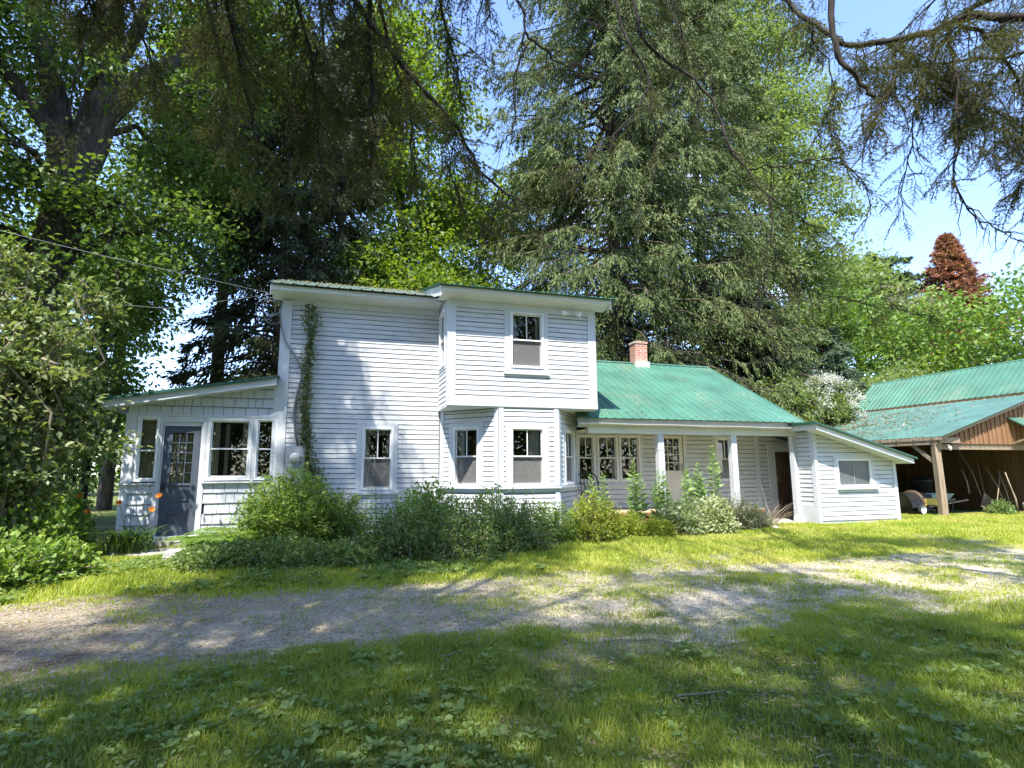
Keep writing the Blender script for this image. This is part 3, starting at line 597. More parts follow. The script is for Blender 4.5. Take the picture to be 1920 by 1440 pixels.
# ---- shed wing (E)
xs0, xs1 = 11.38, 13.96; zs = lambda x: 2.74 - (x - 11.13) * .271
OE = (xs0, YS, 0); wE = (12.05 - xs0, 13.15 - xs0, 1.18, 1.87)
opE = [wE]
mb = MB(); clap(mb, OE, X1, X0, xs1 - xs0, .36, lambda t: zs(xs0 + t) - .13, opE, ex=.112); sheet(mb, OE, X1, X0, xs1 - xs0, .2, lambda t: zs(xs0 + t) - .13, opE)
clap(mb, (xs0, 12.05, 0), (0, -1), (-1, 0), .65, .72, 2.56, ex=.112); sheet(mb, (xs0, 12.05, 0), (0, -1), (-1, 0), .65, .2, 2.6)
sheet(mb, (xs1, YS, 0), (0, 1), (1, 0), 3.6, .2, 1.95); sheet(mb, (12.6, YS, 0), (0, 1), (-1, 0), 3.6, .2, 2.3)
mb.build('shed_wall', [M['siding'], M['seam_shade']], house)
mb = MB(); mb.box(xs0 - .03, xs0 + .07, YS - .032, YS - .001, .3, 2.55); mb.box(xs0 - .03, xs0 - .001, YS - .0005, YS + .09, .3, 2.55); mb.build('shed_corner_board', M['trim'], house)
mb = MB(); mb.box(xs1 - .08, xs1 + .025, YS - .03, YS - .001, .3, zs(xs1) - .12); mb.build('shed_corner_board', M['trim'], house)
mb = MB(); mb.box(xs0 - .024, xs0 - .003, YS + .091, 12.04, .3, .74); mb.build('shed_base_panel', M['trim'], house)
mb = MB().frame(OE, X1, X0); a, b, c, d = wE
mb.box(a, a + .045, -.04, .03, c, d); mb.box(b - .045, b, -.04, .03, c, d); mb.box(a + .045, b - .045, -.04, .03, d - .045, d); mb.box(a + .045, b - .045, -.04, .03, c, c + .04)
f = mb.build('window', M['white'], house)
mb = MB().frame(OE, X1, X0); mb.box(a + .04, b - .04, -.03, -.015, c + .035, d - .04); M['dull_pane'] = surf('clouded_pane', [(.3, (.085, .095, .10)), (.7, (.14, .15, .155))], 1.6, .3, spec=.4); mb.build('pane', M['dull_pane'], f)
mb = MB().frame(OE, X1, X0); mb.box(a - .09, a - .001, .001, .024, c - .1, d + .10); mb.box(b + .001, b + .1, .001, .024, c - .1, d + .10); mb.box(a, b, .001, .024, d + .001, d + .10); mb.box(a - .04, b + .16, .0, .075, c - .07, c - .002); mb.box(a, b, .001, .02, c - .13, c - .071); mb.build('casing', M['trim'], f)
al = math.hypot(1, .271)
ribroof('shed_roof', M['roof'], house, (14.27, 10.98, zs(14.27)), (0, 1, 0), Vector((-1, 0, .271)), 4.4, 3.18 * al, rib=.018)
mb = MB(); rake(mb, 11.13, zs(11.13) - .03, 14.2, zs(14.2) - .03, 11.02, 11.04, .13); mb.box(11.13, 11.15, 11.041, 12.3, 2.58, 2.71); mb.box(14.18, 14.2, 11.041, 15.3, zs(14.2) - .16, zs(14.2) - .03)
rake(mb, 11.15, zs(11.15) - .15, 14.18, zs(14.18) - .15, 11.041, YS - .002, .012); mb.hexa([(xs1 + .03, YS, zs(xs1) - .17), (14.18, YS, zs(14.18) - .17), (14.18, 15.3, zs(14.18) - .17), (xs1 + .03, 15.3, zs(xs1) - .17), (xs1 + .03, YS, zs(xs1) - .15), (14.18, YS, zs(14.18) - .15), (14.18, 15.3, zs(14.18) - .15), (xs1 + .03, 15.3, zs(xs1) - .15)])
mb.build('shed_eave', M['soffit'], house)
mb = MB(); rake(mb, 11.10, zs(11.10) + .014, 14.27, zs(14.27) + .014, 10.965, 11.015, .05); mb.box(11.07, 11.10, 10.965, 12.4, 2.70, 2.77); mb.build('roof_edge_trim', M['rooftrim'], house)

# ================================================================== BARN
barn = thing('barn', 'open fronted barn with rough brown board walls and green metal roof right of the shed', 'barn', (19.0, 12.0, .25))
ze = lambda x: 2.53 + .31 * (x - 16.35)
yb0, yb1 = 11.75, 18.95
ribroof('lower_roof', M['rooflit'], barn, (16.32, yb1, ze(16.32)), (0, -1, 0), Vector((1, 0, .31)), yb1 - yb0, 4.88 * math.hypot(1, .31), rib=.018)
xr, zr2 = 22.55, 5.27; su = (zr2 - ze(21.2)) / (xr - 21.2)
ribroof('upper_roof', M['roof'], barn, (21.14, yb1, ze(21.2) + .01), (0, -1, 0), Vector((1, 0, su)), yb1 - yb0, 1.41 * math.hypot(1, su), pitch=.2, rib=.03)
ribroof('far_roof', M['roof'], barn, (26.6, yb0, zr2 - 4.05 * .6), (0, 1, 0), Vector((-1, 0, .6)), yb1 - yb0, 4.05 * math.hypot(1, .6))
mb = MB(); mb.tube([(xr, yb0, zr2 + .02), (xr, yb1, zr2 + .02)], .06, 6); mb.build('ridge_cap', M['roof'], barn)
mb = MB(); x = 16.95; rs = random.Random(3)        # board and batten gable over the opening
while x < 23.4:
    w = rs.uniform(.16, .24); x2 = x + w; t = lambda q: (ze(q) if q < 21.2 else min(ze(21.2) + su * (q - 21.2), zr2 - .6 * abs(q - xr) if q > xr else 99)) - .07
    if t(x) > 2.34:
        mb.hexa([(x, 11.98, 2.32), (x2 - .006, 11.98, 2.32), (x2 - .006, 12.0, 2.32), (x, 12.0, 2.32), (x, 11.98, t(x)), (x2 - .006, 11.98, t(x2)), (x2 - .006, 12.0, t(x2)), (x, 12.0, t(x))])
        mb.hexa([(x2 - .03, 11.955, 2.32), (x2 + .025, 11.955, 2.32), (x2 + .025, 11.979, 2.32), (x2 - .03, 11.979, 2.32), (x2 - .03, 11.955, t(x2)), (x2 + .025, 11.955, t(x2)), (x2 + .025, 11.979, t(x2)), (x2 - .03, 11.979, t(x2))])
    x = x2
mb.build('gable_boards', M['boards'], barn)
mb = MB(); x = 16.42    # back wall boards
while x < 21:
    w = rs.uniform(.18, .3); d = rs.uniform(0, .02); mb.box(x, x + w - .008, 18.6 - d, 18.62, .15, ze(x) - .08); x += w
y = 11.9
while y < 18.6:
    w = rs.uniform(.2, .32); d = rs.uniform(0, .022); mb.box(20.85 - d, 20.87, y, y + w - .006, .15, 3.95); y += w
mb.box(20.9, 20.92, 11.98, 18.7, .1, 4.0); mb.box(16.4, 20.9, 18.63, 18.65, .1, 3.9); mb.box(20.87, 26, 11.9, 11.92, .1, 2.3)
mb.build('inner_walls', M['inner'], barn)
for px, py in ((16.42, 12.06), (16.5, 15.3), (16.5, 18.5)):
    mb = MB(); mb.tube([(px, py, .1), (px + .005, py, 1.2), (px - .005, py, 2.30)], [.125, .118, .112], 4); mb.build('post', M['oldwood'], barn)
mb = MB(); mb.box(16.33, 16.52, 11.95, 18.7, 2.30, 2.45); mb.build('eave_beam', M['oldwood'], barn)
mb = MB(); mb.box(16.53, 23.2, 12.01, 12.13, 2.16, 2.315); mb.box(16.38, 17.2, 11.90, 11.95, 2.34, 2.50); mb.build('gable_beam', M['oldwood'], barn)
mb = MB(); mb.bar((16.44, 12.18, 1.82), (16.44, 12.75, 2.32), .08, .09); mb.build('brace', M['oldwood'], barn)
mb = MB()
for i in range(13): y = 12.05 + i * .54; mb.bar((16.3, y, ze(16.3) - .09), (21.1, y, ze(21.1) - .09), .04, .12)
mb.build('rafters', M['oldwood'], barn)
mb = MB(); rake(mb, 16.34, ze(16.34) - .01, 21.2, ze(21.2) - .01, 11.80, 11.825, .09); mb.box(16.31, 16.335, 11.8, 18.9, 2.42, 2.51); mb.build('fascia', M['oldwood'], barn)
mb = MB(); mb.lathe((16.72, 11.87, 2.19), [(0, -.06), (.03, -.06), (.05, 0), (.03, .05), (0, .06)], 12); mb.tube([(16.72, 11.87, 2.24), (16.72, 11.95, 2.30)], .012, 6); mb.build('lamp', M['gutter'], barn)
mb = MB(); mb.hexa([(19.36, 11.2, 2.62), (21.5, 11.2, 2.62), (21.5, 11.95, 3.1), (19.36, 11.95, 3.1), (19.36, 11.2, 2.66), (21.5, 11.2, 2.66), (21.5, 11.95, 3.14), (19.36, 11.95, 3.14)]); mb.build('awning', M['roof'], barn)
mb = MB(); mb.bar((19.4, 11.25, 2.58), (21.4, 11.25, 2.58), .06, .08); mb.bar((19.45, 11.25, 2.58), (19.45, 11.95, 2.35), .05, .06); mb.build('awning_frame', M['oldwood'], barn)

# ================================================================== THINGS IN THE BARN
def wheel(name, c, r, w, par, hub='white'):
    mb = MB(); mb.lathe(c, [(r * .62, -w / 2), (r * .92, -w / 2), (r, -w * .25), (r, w * .25), (r * .92, w / 2), (r * .62, w / 2), (r * .62, -w / 2)], 28, 'y'); wl = mb.build(name, M['rubber'], par, True)
    mb = MB(); mb.lathe(c, [(r * .64, -w / 2 - .006), (r * .56, -w / 2 - .008), (r * .54, -.01), (r * .2, -.01), (r * .18, -w / 2), (0, -w / 2)], 28, 'y'); mb.build('rim', M[hub], wl, True)
    return wl
gx_, gy_ = 16.55, 13.0
tr = thing('garden_machine', 'yellow and black garden machine with rounded hood and white rimmed wheel behind the barn post', 'garden machine', (gx_, gy_, .25))
wheel('wheel', (16.52, 12.75, .42), .17, .1, tr)
wheel('wheel', (16.52, 13.45, .42), .17, .1, tr)
mb = MB(); vs = []; n_ = 14
for xx, sc in ((16.62, 1.0), (16.78, 1.02), (16.98, .95), (17.15, .78)):
    for k in range(n_ + 1): t = PI * k / n_; vs.append((xx, 13.1 - .36 * sc * math.cos(t), .52 + .42 * sc * math.sin(t)))
mb.add(vs, [(i * (n_ + 1) + k, i * (n_ + 1) + k + 1, (i + 1) * (n_ + 1) + k + 1, (i + 1) * (n_ + 1) + k) for i in range(3) for k in range(n_)] + [tuple(range(3 * (n_ + 1), 4 * (n_ + 1)))])
mb.build('hood', M['hoodbrown'], tr, True)
mb = MB(); mb.box(16.64, 17.16, 12.715, 12.735, .56, .74); mb.box(16.60, 16.66, 12.70, 13.5, .54, .58); mb.build('side_panel', M['yellow'], tr)
mb = MB(); vs = []
for k in range(n_ + 1):
    t = PI * k / n_; vs += [(16.585, 13.1 - .40 * math.cos(t), .52 + .46 * math.sin(t)), (16.66, 13.1 - .40 * math.cos(t), .52 + .46 * math.sin(t)), (16.585, 13.1 - .33 * math.cos(t), .52 + .37 * math.sin(t))]
mb.add(vs, [(3 * k, 3 * k + 1, 3 * k + 4, 3 * k + 3) for k in range(n_)] + [(3 * k, 3 * k + 3, 3 * k + 5, 3 * k + 2) for k in range(n_)]); mb.build('hood_band', M['hoodbrown'], tr, True)
mb = MB(); vs = []
for xx in (16.12, 16.56):
    for k in range(n_ + 1): t = PI * k / n_; vs.append((xx, 13.1 - .38 * math.cos(t), .48 + .44 * math.sin(t)))
mb.add(vs, [(k, k + 1, n_ + 2 + k, n_ + 1 + k) for k in range(n_)] + [tuple(range(n_ + 1)), tuple(range(n_ + 1, 2 * n_ + 2))]); mb.build('drum', M['black'], tr, True)
mb = MB(); mb.box(16.3, 17.0, 12.85, 13.35, .38, .5); mb.bar((16.2, 13.1, .45), (15.7, 13.0, .42), .04, .04); mb.tube([(16.7, 12.72, .5), (16.85, 12.68, .42), (16.95, 12.7, .4)], .03, 8); mb.build('chassis', M['black'], tr)

cg = thing('wire_bin', 'dark wire mesh bin standing behind the shed corner', 'bin', (17.1, 14.6, .25))
mb = MB()
for k in range(26):
    t = 2 * PI * k / 26; c, s = math.cos(t), math.sin(t); mb.tube([(17.1 + .42 * c, 14.6 + .42 * s, .26), (17.1 + .48 * c, 14.6 + .48 * s, 1.28)], .006, 4)
for z, r in ((.28, .42), (.62, .44), (.95, .46), (1.27, .48)): mb.tube([(17.1 + r * math.cos(2 * PI * k / 24), 14.6 + r * math.sin(2 * PI * k / 24), z) for k in range(25)], .008, 4, False)
mb.build('mesh', M['metal'], cg); mb = MB(); mb.lathe((17.1, 14.6, .26), [(0, 0), (.40, 0), (.45, .9), (.42, .92), (0, .86)], 20); mb.build('liner', M['black'], cg, True)

wb = thing('wheelbarrow', 'wheelbarrow with pale blue grey tray just right of the barn post', 'wheelbarrow', (17.6, 13.1, .25))
mb = MB(); T = [(17.1, 12.85, .86), (18.05, 12.85, .86), (18.05, 13.4, .86), (17.1, 13.4, .86)]; Bt = [(17.3, 12.97, .60), (17.85, 12.97, .60), (17.85, 13.28, .60), (17.3, 13.28, .60)]
I = [(x + (.02 if x < 17.6 else -.02), y + (.02 if y < 13.1 else -.02), z) for x, y, z in T]; J = [(x, y, z + .015) for x, y, z in Bt]
mb.add(T + Bt + I + J, [(0, 1, 5, 4), (1, 2, 6, 5), (2, 3, 7, 6), (3, 0, 4, 7), (4, 5, 6, 7), (0, 1, 9, 8), (1, 2, 10, 9), (2, 3, 11, 10), (3, 0, 8, 11), (8, 9, 13, 12), (9, 10, 14, 13), (10, 11, 15, 14), (11, 8, 12, 15), (12, 13, 14, 15)]); mb.build('tray', M['tray'], wb)
for y in (12.93, 13.32): mb = MB(); mb.bar((16.95, 13.12 + (y - 13.12) * .4, .45), (18.7, y, .66), .035, .04); mb.build('handle', M['handle'], wb)
mb = MB(); mb.tube([(17.8, 12.95, .58), (17.95, 12.92, .3), (18.1, 12.95, .6)], .014, 6); mb.tube([(17.8, 13.3, .58), (17.95, 13.33, .3), (18.1, 13.3, .6)], .014, 6); mb.build('leg_frame', M['black'], wb)
wheel('wheel', (17.05, 13.12, .42), .17, .08, wb, 'metal')

tb = thing('trash_can', 'tall dark lidded trash can against the barn boards behind the wheelbarrow', 'trash can', (18.35, 14.1, .25))
mb = MB(); mb.lathe((18.35, 14.1, .27), [(0, 0), (.26, 0), (.31, .92), (.33, .93), (.33, .97)], 24); mb.build('body', M['rubber'], tb, True)
mb = MB(); mb.lathe((18.35, 14.1, 1.24), [(.345, -.03), (.345, .02), (.25, .08), (.06, .1), (.05, .13), (0, .13)], 24); mb.build('lid', M['black'], tb, True)

def stick(name, label, cat, pts, r, mat='handle', group=None, grip=None):
    o = thing(name, label, cat, pts[0], group); mb = MB(); mb.tube(pts, r, 6); mb.build('handle', M[mat], o, True); return o
fr = stick('leaf_rake', 'fan shaped leaf rake leaning head down against the barn boards', 'rake', [(19.55, 13.0, .85), (19.75, 13.2, 1.6), (19.9, 13.4, 2.2)], .010)
mb = MB()
for k in range(17):
    t = -1.0 + 2.0 * k / 16; mb.tube([(19.55, 13.0, .86), (19.52 + .28 * t, 12.9, .58), (19.5 + .55 * math.sin(t), 12.8, .30 + .12 * abs(t) * 1.4), (19.5 + .57 * math.sin(t), 12.74, .27 + .12 * abs(t) * 1.4)], .006, 4)
mb.tube([(19.5 + .3 * math.sin(t), 12.88, .56 + .05 * t * t) for t in np.linspace(-1.1, 1.1, 9)], .008, 4); mb.build('tines', M['handle'], fr)
stick('long_pole', 'tall pale pole standing against the barn boards left of the rake head', 'pole', [(19.25, 12.9, .75), (19.28, 13.1, 1.5), (19.2, 13.4, 2.25)], .013)
hs = stick('curved_handle', 'curved scythe handle lying across the leaf rake', 'handle', [(19.05, 12.3, .27), (19.08, 12.35, .5), (19.2, 12.42, .7), (19.5, 12.55, .98), (20.05, 12.8, 1.5)], .015)
s1 = stick('shovel', 'thin handled shovel standing right of the leaf rake', 'shovel', [(19.95, 12.7, .5), (19.98, 12.9, 1.1), (19.9, 13.1, 1.66)], .016)
mb = MB(); mb.hexa([(19.86, 12.68, .27), (20.04, 12.68, .27), (20.04, 12.7, .27), (19.86, 12.7, .27), (19.85, 12.69, .52), (20.05, 12.69, .52), (20.05, 12.71, .52), (19.85, 12.71, .52)]); mb.build('blade', M['metal'], s1)
s2 = stick('hoe', 'hoe with a short straight handle, second from the bucket', 'hoe', [(20.05, 12.6, .3), (20.13, 12.75, .95), (20.12, 12.9, 1.55)], .016)
mb = MB(); mb.box(19.98, 20.12, 12.54, 12.6, .27, .36); mb.build('blade', M['metal'], s2)
stick('short_stick', 'short pale stick leaning between the pole and the trash can', 'stick', [(18.75, 12.9, .85), (18.85, 13.0, 1.2), (18.98, 13.2, 1.6)], .022)
stick('lath', 'thin slanting lath leaning on the barn boards beside the trash can', 'lath', [(18.6, 13.3, .6), (18.3, 13.5, 1.5), (18.1, 13.7, 2.3)], .012)
stick('thick_pole', 'pole with a wrapped middle standing beside the white bucket', 'pole', [(18.95, 11.75, .27), (18.9, 11.75, .75), (18.88, 11.8, 1.0), (18.86, 11.9, 1.5)], [.026, .026, .015, .015])
bk = thing('bucket', 'white plastic bucket with rings standing in the grass at the barn corner', 'bucket', (19.05, 11.5, .27))
mb = MB(); mb.lathe((19.05, 11.5, .25), [(0, 0), (.125, 0), (.132, .12), (.139, .125), (.139, .14), (.136, .15), (.146, .28), (.153, .285), (.153, .31), (.15, .32), (.155, .36), (.16, .37), (.15, .37), (.13, .02), (0, .02)], 24); mb.build('body', M['bucket'], bk, True)
mb = MB(); mb.tube([(19.05 + .16 * math.cos(t), 11.42, .56 - .14 * math.sin(t)) for t in np.linspace(0, PI, 12)], .004, 5); mb.build('wire_handle', M['metal'], bk)

# ---- porch things
chair = thing('porch_chair', 'black metal chair with arched back at the left end of the porch', 'chair', (5.85, 12.55, .665))
mb = MB(); cx, cy, cz = 5.85, 12.55, .665
mb.tube([(cx - .27, cy + .2, cz + .42), (cx - .28, cy + .3, cz + .7)] + [(cx - .28 * math.cos(t), cy + .32, cz + .72 + .2 * math.sin(t)) for t in np.linspace(0, PI, 10)] + [(cx + .28, cy + .3, cz + .7), (cx + .27, cy + .2, cz + .42)], .016, 8)
for k in range(-2, 3): mb.tube([(cx + k * .09, cy + .22, cz + .44), (cx + k * .09, cy + .31, cz + .72 + .17 * math.cos(k * .5))], .008, 6)
mb.build('backrest', M['black'], chair, True)
mb = MB(); mb.lathe((cx, cy, cz + .42), [(0, 0), (.26, 0), (.27, .015), (.26, .03), (0, .03)], 24); mb.build('seat', M['black'], chair)
for sx in (-1, 1):
    for sy in (-1, 1): mb = MB(); mb.tube([(cx + sx * .2, cy + sy * .18, cz + .42), (cx + sx * .26, cy + sy * .24, cz)], .014, 6); mb.build('leg', M['black'], chair)
    mb = MB(); mb.tube([(cx + sx * .27, cy + .28, cz + .66), (cx + sx * .3, cy, cz + .66), (cx + sx * .29, cy - .2, cz + .62), (cx + sx * .24, cy - .18, cz + .43)], .014, 6); mb.build('armrest', M['black'], chair, True)
stick('white_stick', 'thin white stick leaning on the porch wall beside the brown door', 'stick', [(11.18, 12.85, .32), (11.05, 13.03, 1.5)], .014, 'white')
# garden stones
def rock(name, label, c, r, mat='stone', seed=1, flat=.6):
    rs = np.random.default_rng(seed); mb = MB(); n, m_ = 14, 9; vs = []
    ph = rs.uniform(0, 6, 6)
    for i in range(m_ + 1):
        a = PI * i / m_
        for k in range(n):
            t = 2 * PI * k / n; d = 1 + .16 * math.sin(2 * t + ph[0]) * math.sin(a) + .11 * math.sin(3 * t + 2 * a + ph[1]) * math.sin(a) + .08 * math.cos(5 * a + t + ph[2])
            vs.append((c[0] + r * d * math.sin(a) * math.cos(t), c[1] + r * d * math.sin(a) * math.sin(t) * .8, c[2] + r * flat * d * math.cos(a)))
    mb.add(vs, [(i * n + k, i * n + (k + 1) % n, (i + 1) * n + (k + 1) % n, (i + 1) * n + k) for i in range(m_) for k in range(n)])
    o = mb.build(name, M[mat]); return tag(o, label, 'rock')
rock('garden_rock', 'pale round rock in the grass in front of the slate blue door', (-2.30, 10.15, .33), .16, seed=2, flat=.8)
rock('garden_rock', 'small flat stone at the foot of the lavender shrub near the concrete pad', (9.6, 10.9, .27), .12, seed=5)
mb = MB(); rs = random.Random(4)
for i, (x, y, a) in enumerate([(-2.9, 11.0, .42), (-2.35, 11.05, .36), (-3.3, 11.35, .36), (-2.75, 11.55, .34), (-2.2, 11.5, .3)]):
    pts = [(x + a * (1 + .15 * rs.uniform(-1, 1)) * math.cos(t), y + a * .55 * math.sin(t)) for t in np.linspace(0, 2 * PI, 9)[:-1]]; z = float(gh(x, y)) + .045
    mb.add([(p[0], p[1], z) for p in pts] + [(p[0], p[1], z - .1) for p in pts], [tuple(range(8))] + [(k, 8 + k, 8 + (k + 1) % 8, (k + 1) % 8) for k in range(8)])
tag(mb.build('stone_path', M['concrete']), kind='structure')
# overhead service wire
mb = MB(); P = [(-1.5, 12.3, 5.3), (-4.5, 12.2, 5.75), (-9, 11.9, 6.5), (-16, 11.5, 7.8)]; mb.tube(P, .0055, 6)
P2 = [(-1.5, 12.3, 5.25)] + [(-3.5 - i * 2, 13, 5.0 + .02 * i * i) for i in range(7)]; mb.tube(P2, .004, 5)
w = mb.build('overhead_wire', M['cable']); tag(w, 'thin grey utility wire running left from the upper house corner', 'wire')
mb = MB()
for k, (dx, dz, r_) in enumerate([(-.25, -.28, .23), (-.16, -.2, .19), (-.1, -.3, .26)]):
    mb.tube([(-1.28 + dx + r_ * math.cos(t) * .8, 12.3 + .05 * k, 5.22 + dz + r_ * math.sin(t)) for t in np.linspace(.9, 4.9 + k * .4, 14)] + [(-1.25, 12.4, 4.95 - .1 * k)], .009, 5)
tag(mb.build('wire_loop', M['cable']), 'loose loops of grey cable hanging at the upper left house corner', 'cable')

# ================================================================== FOLIAGE TOOLS
def unit(v): return v / np.maximum(np.linalg.norm(v, axis=-1, keepdims=True), 1e-9)
def leaf_arrays(P, D, L, W, rng, flat=0., fold=.18, nrm=None):
    """4-vertex folded leaves; P base, D direction, L length, W width -> V,F"""
    n = len(P); D = unit(D)
    R = nrm if nrm is not None else rng.normal(size=(n, 3)) + np.array([0, 0, flat])
    S = unit(np.cross(D, R)); Nn = np.cross(S, D); L = np.broadcast_to(np.asarray(L, float), (n,))[:, None]; W = np.broadcast_to(np.asarray(W, float), (n,))[:, None]
    mid = P + D * L * .45 + Nn * W * fold
    V = np.stack([P, mid - S * W / 2, P + D * L - Nn * W * fold, mid + S * W / 2], 1).reshape(-1, 3)
    b = np.arange(n)[:, None] * 4
    F = np.concatenate([b + np.array([[0, 1, 2]]), b + np.array([[0, 2, 3]])], 1).reshape(-1, 3)
    return V, F
def foliage(name, P, D, L, W, mat, parent, rng, tint=None, **kw):
    V, F = leaf_arrays(P, D, L, W, rng, **kw)
    t = rng.random(len(P)) if tint is None else tint
    return fast_mesh(name, V, F, mat, parent, np.repeat(t, 4))
def tubes(name, paths, mat, parent, n=5):
    """many tapered tubes, paths = [(pts, radii)] vectorised per path"""
    Vs = []; Fs = []; b = 0; cs = np.cos(np.arange(n) * 2 * PI / n); sn = np.sin(np.arange(n) * 2 * PI / n)
    for pts, rad in paths:
        pts = np.asarray(pts, float); m = len(pts); rad = np.broadcast_to(np.asarray(rad, float), (m,))
        d = np.gradient(pts, axis=0); d = unit(d); ref = np.array([.31, .17, .93]) if abs(d[0, 2]) < .9 else np.array([1, .2, .1])
        A = unit(np.cross(d, ref)); B = np.cross(d, A)
        V = pts[:, None] + (A[:, None] * cs[None, :, None] + B[:, None] * sn[None, :, None]) * rad[:, None, None]
        Vs.append(V.reshape(-1, 3)); i = np.arange(m - 1)[:, None] * n; k = np.arange(n)[None]
        F = np.stack([i + k, i + (k + 1) % n, i + n + (k + 1) % n, i + n + k], -1).reshape(-1, 4) + b; Fs.append(F); b += m * n
    return fast_mesh(name, np.concatenate(Vs), np.concatenate(Fs), mat, parent, smooth_=True)
def curve(p0, p1, sag, k=6, rng=None, wob=.0):
    t = np.linspace(0, 1, k)[:, None]; p0 = np.asarray(p0, float); p1 = np.asarray(p1, float)
    p = p0 + (p1 - p0) * t; p[:, 2] += 4 * sag * (t * (1 - t))[:, 0]
    if wob and rng is not None: p[1:-1] += rng.normal(size=(k - 2, 3)) * wob
    return p

LM = {}
LM['maple'] = leafmat('maple_leaf', [(.05, .095, .02), (.095, .16, .03), (.17, .24, .06)], .4)
LM['bright'] = leafmat('bright_maple_leaf', [(.07, .125, .025), (.12, .20, .03), (.22, .29, .05)], .5, tcol=(1.65, 1.55, .45))
LM['poplar'] = leafmat('poplar_leaf', [(.12, .17, .06), (.18, .245, .085), (.27, .33, .14)], .4)
LM['spruce'] = leafmat('spruce_needles', [(.055, .08, .025), (.115, .155, .048), (.20, .235, .085)], .15, .6, .25)
LM['darkspruce'] = leafmat('dark_spruce_needles', [(.026, .035, .016), (.045, .06, .025), (.075, .09, .04)], .12, .6, .25)
LM['near'] = leafmat('near_spruce_needles', [(.055, .07, .025), (.10, .11, .038), (.14, .12, .06)], .28, .55, .25)
LM['pine'] = leafmat('pine_needles', [(.05, .085, .05), (.08, .13, .07), (.12, .17, .09)], .2, .6)
LM['rust'] = leafmat('rusty_needles', [(.20, .08, .045), (.34, .14, .085), (.20, .17, .08)], .2, .7)
LM['shrub'] = leafmat('shrub_leaf', [(.06, .10, .035), (.16, .21, .08), (.38, .42, .22)], .35)
LM['shrub2'] = leafmat('bush_leaf', [(.08, .15, .025), (.16, .26, .045), (.30, .40, .09)], .35)
LM['blue'] = leafmat('bluish_bush_leaf', [(.07, .13, .03), (.14, .225, .055), (.25, .33, .11)], .3)
LM['yellow'] = leafmat('yellow_green_leaf', [(.18, .26, .03), (.30, .36, .05), (.42, .42, .08)], .4, tcol=(1.3, 1.3, .4))
LM['pale'] = leafmat('pale_leaf', [(.26, .33, .13), (.42, .48, .24), (.66, .67, .50)], .35, tcol=(1.1, 1.1, .6))
LM['white'] = leafmat('cream_flower', [(.55, .55, .45), (.72, .72, .64), (.60, .62, .48)], .3, tcol=(1, 1, .9))
LM['milkweed'] = leafmat('milkweed_leaf', [(.13, .22, .07), (.20, .31, .10), (.27, .37, .14)], .4)
LM['fern'] = leafmat('fern_frond', [(.11, .20, .035), (.17, .28, .06), (.24, .34, .08)], .45)
LM['lilyleaf'] = leafmat('daylily_leaf', [(.06, .12, .035), (.09, .165, .05), (.13, .21, .07)], .3)
LM['orange'] = leafmat('orange_petal', [(.65, .14, .01), (.8, .22, .02), (.85, .32, .03)], .35, tcol=(1.1, 1, .8))
LM['weed'] = leafmat('low_weed_leaf', [(.10, .17, .045), (.17, .25, .07), (.27, .35, .12)], .35)
LM['lav'] = leafmat('grey_green_leaf', [(.14, .19, .09), (.20, .25, .13), (.24, .20, .17)], .3)
LM['grass'] = leafmat('grass_blade', [(.14, .19, .04), (.23, .29, .045), (.38, .43, .06), (.54, .49, .19)], .45, .45, tcol=(1.4, 1.5, .5))
LM['litter'] = leafmat('dry_leaf', [(.20, .13, .08), (.34, .25, .17), (.48, .40, .30)], .15)
LM['vine'] = leafmat('vine_leaf', [(.09, .14, .05), (.15, .20, .09), (.25, .27, .13)], .35)
M['bark'] = surf('rough_bark', [(.3, (.03, .026, .02)), (.55, (.075, .063, .05)), (.75, (.14, .125, .10))], 3.5, .95, .9, 14, (3, 3, .7), bdist=.05)
M['bark2'] = surf('spruce_bark', [(.3, (.055, .04, .03)), (.7, (.15, .115, .09))], 6, .95, .6, 30, (2, 2, 1))
M['twig'] = surf('pale_stem', [(.3, (.16, .13, .09)), (.7, (.30, .26, .19))], 6, .85)
M['deadwood'] = surf('bare_branch', [(.3, (.022, .018, .014)), (.7, (.055, .045, .035))], 6, .9)
M['stem'] = surf('green_stem', [(.3, (.10, .16, .05)), (.7, (.17, .24, .08))], 6, .7)

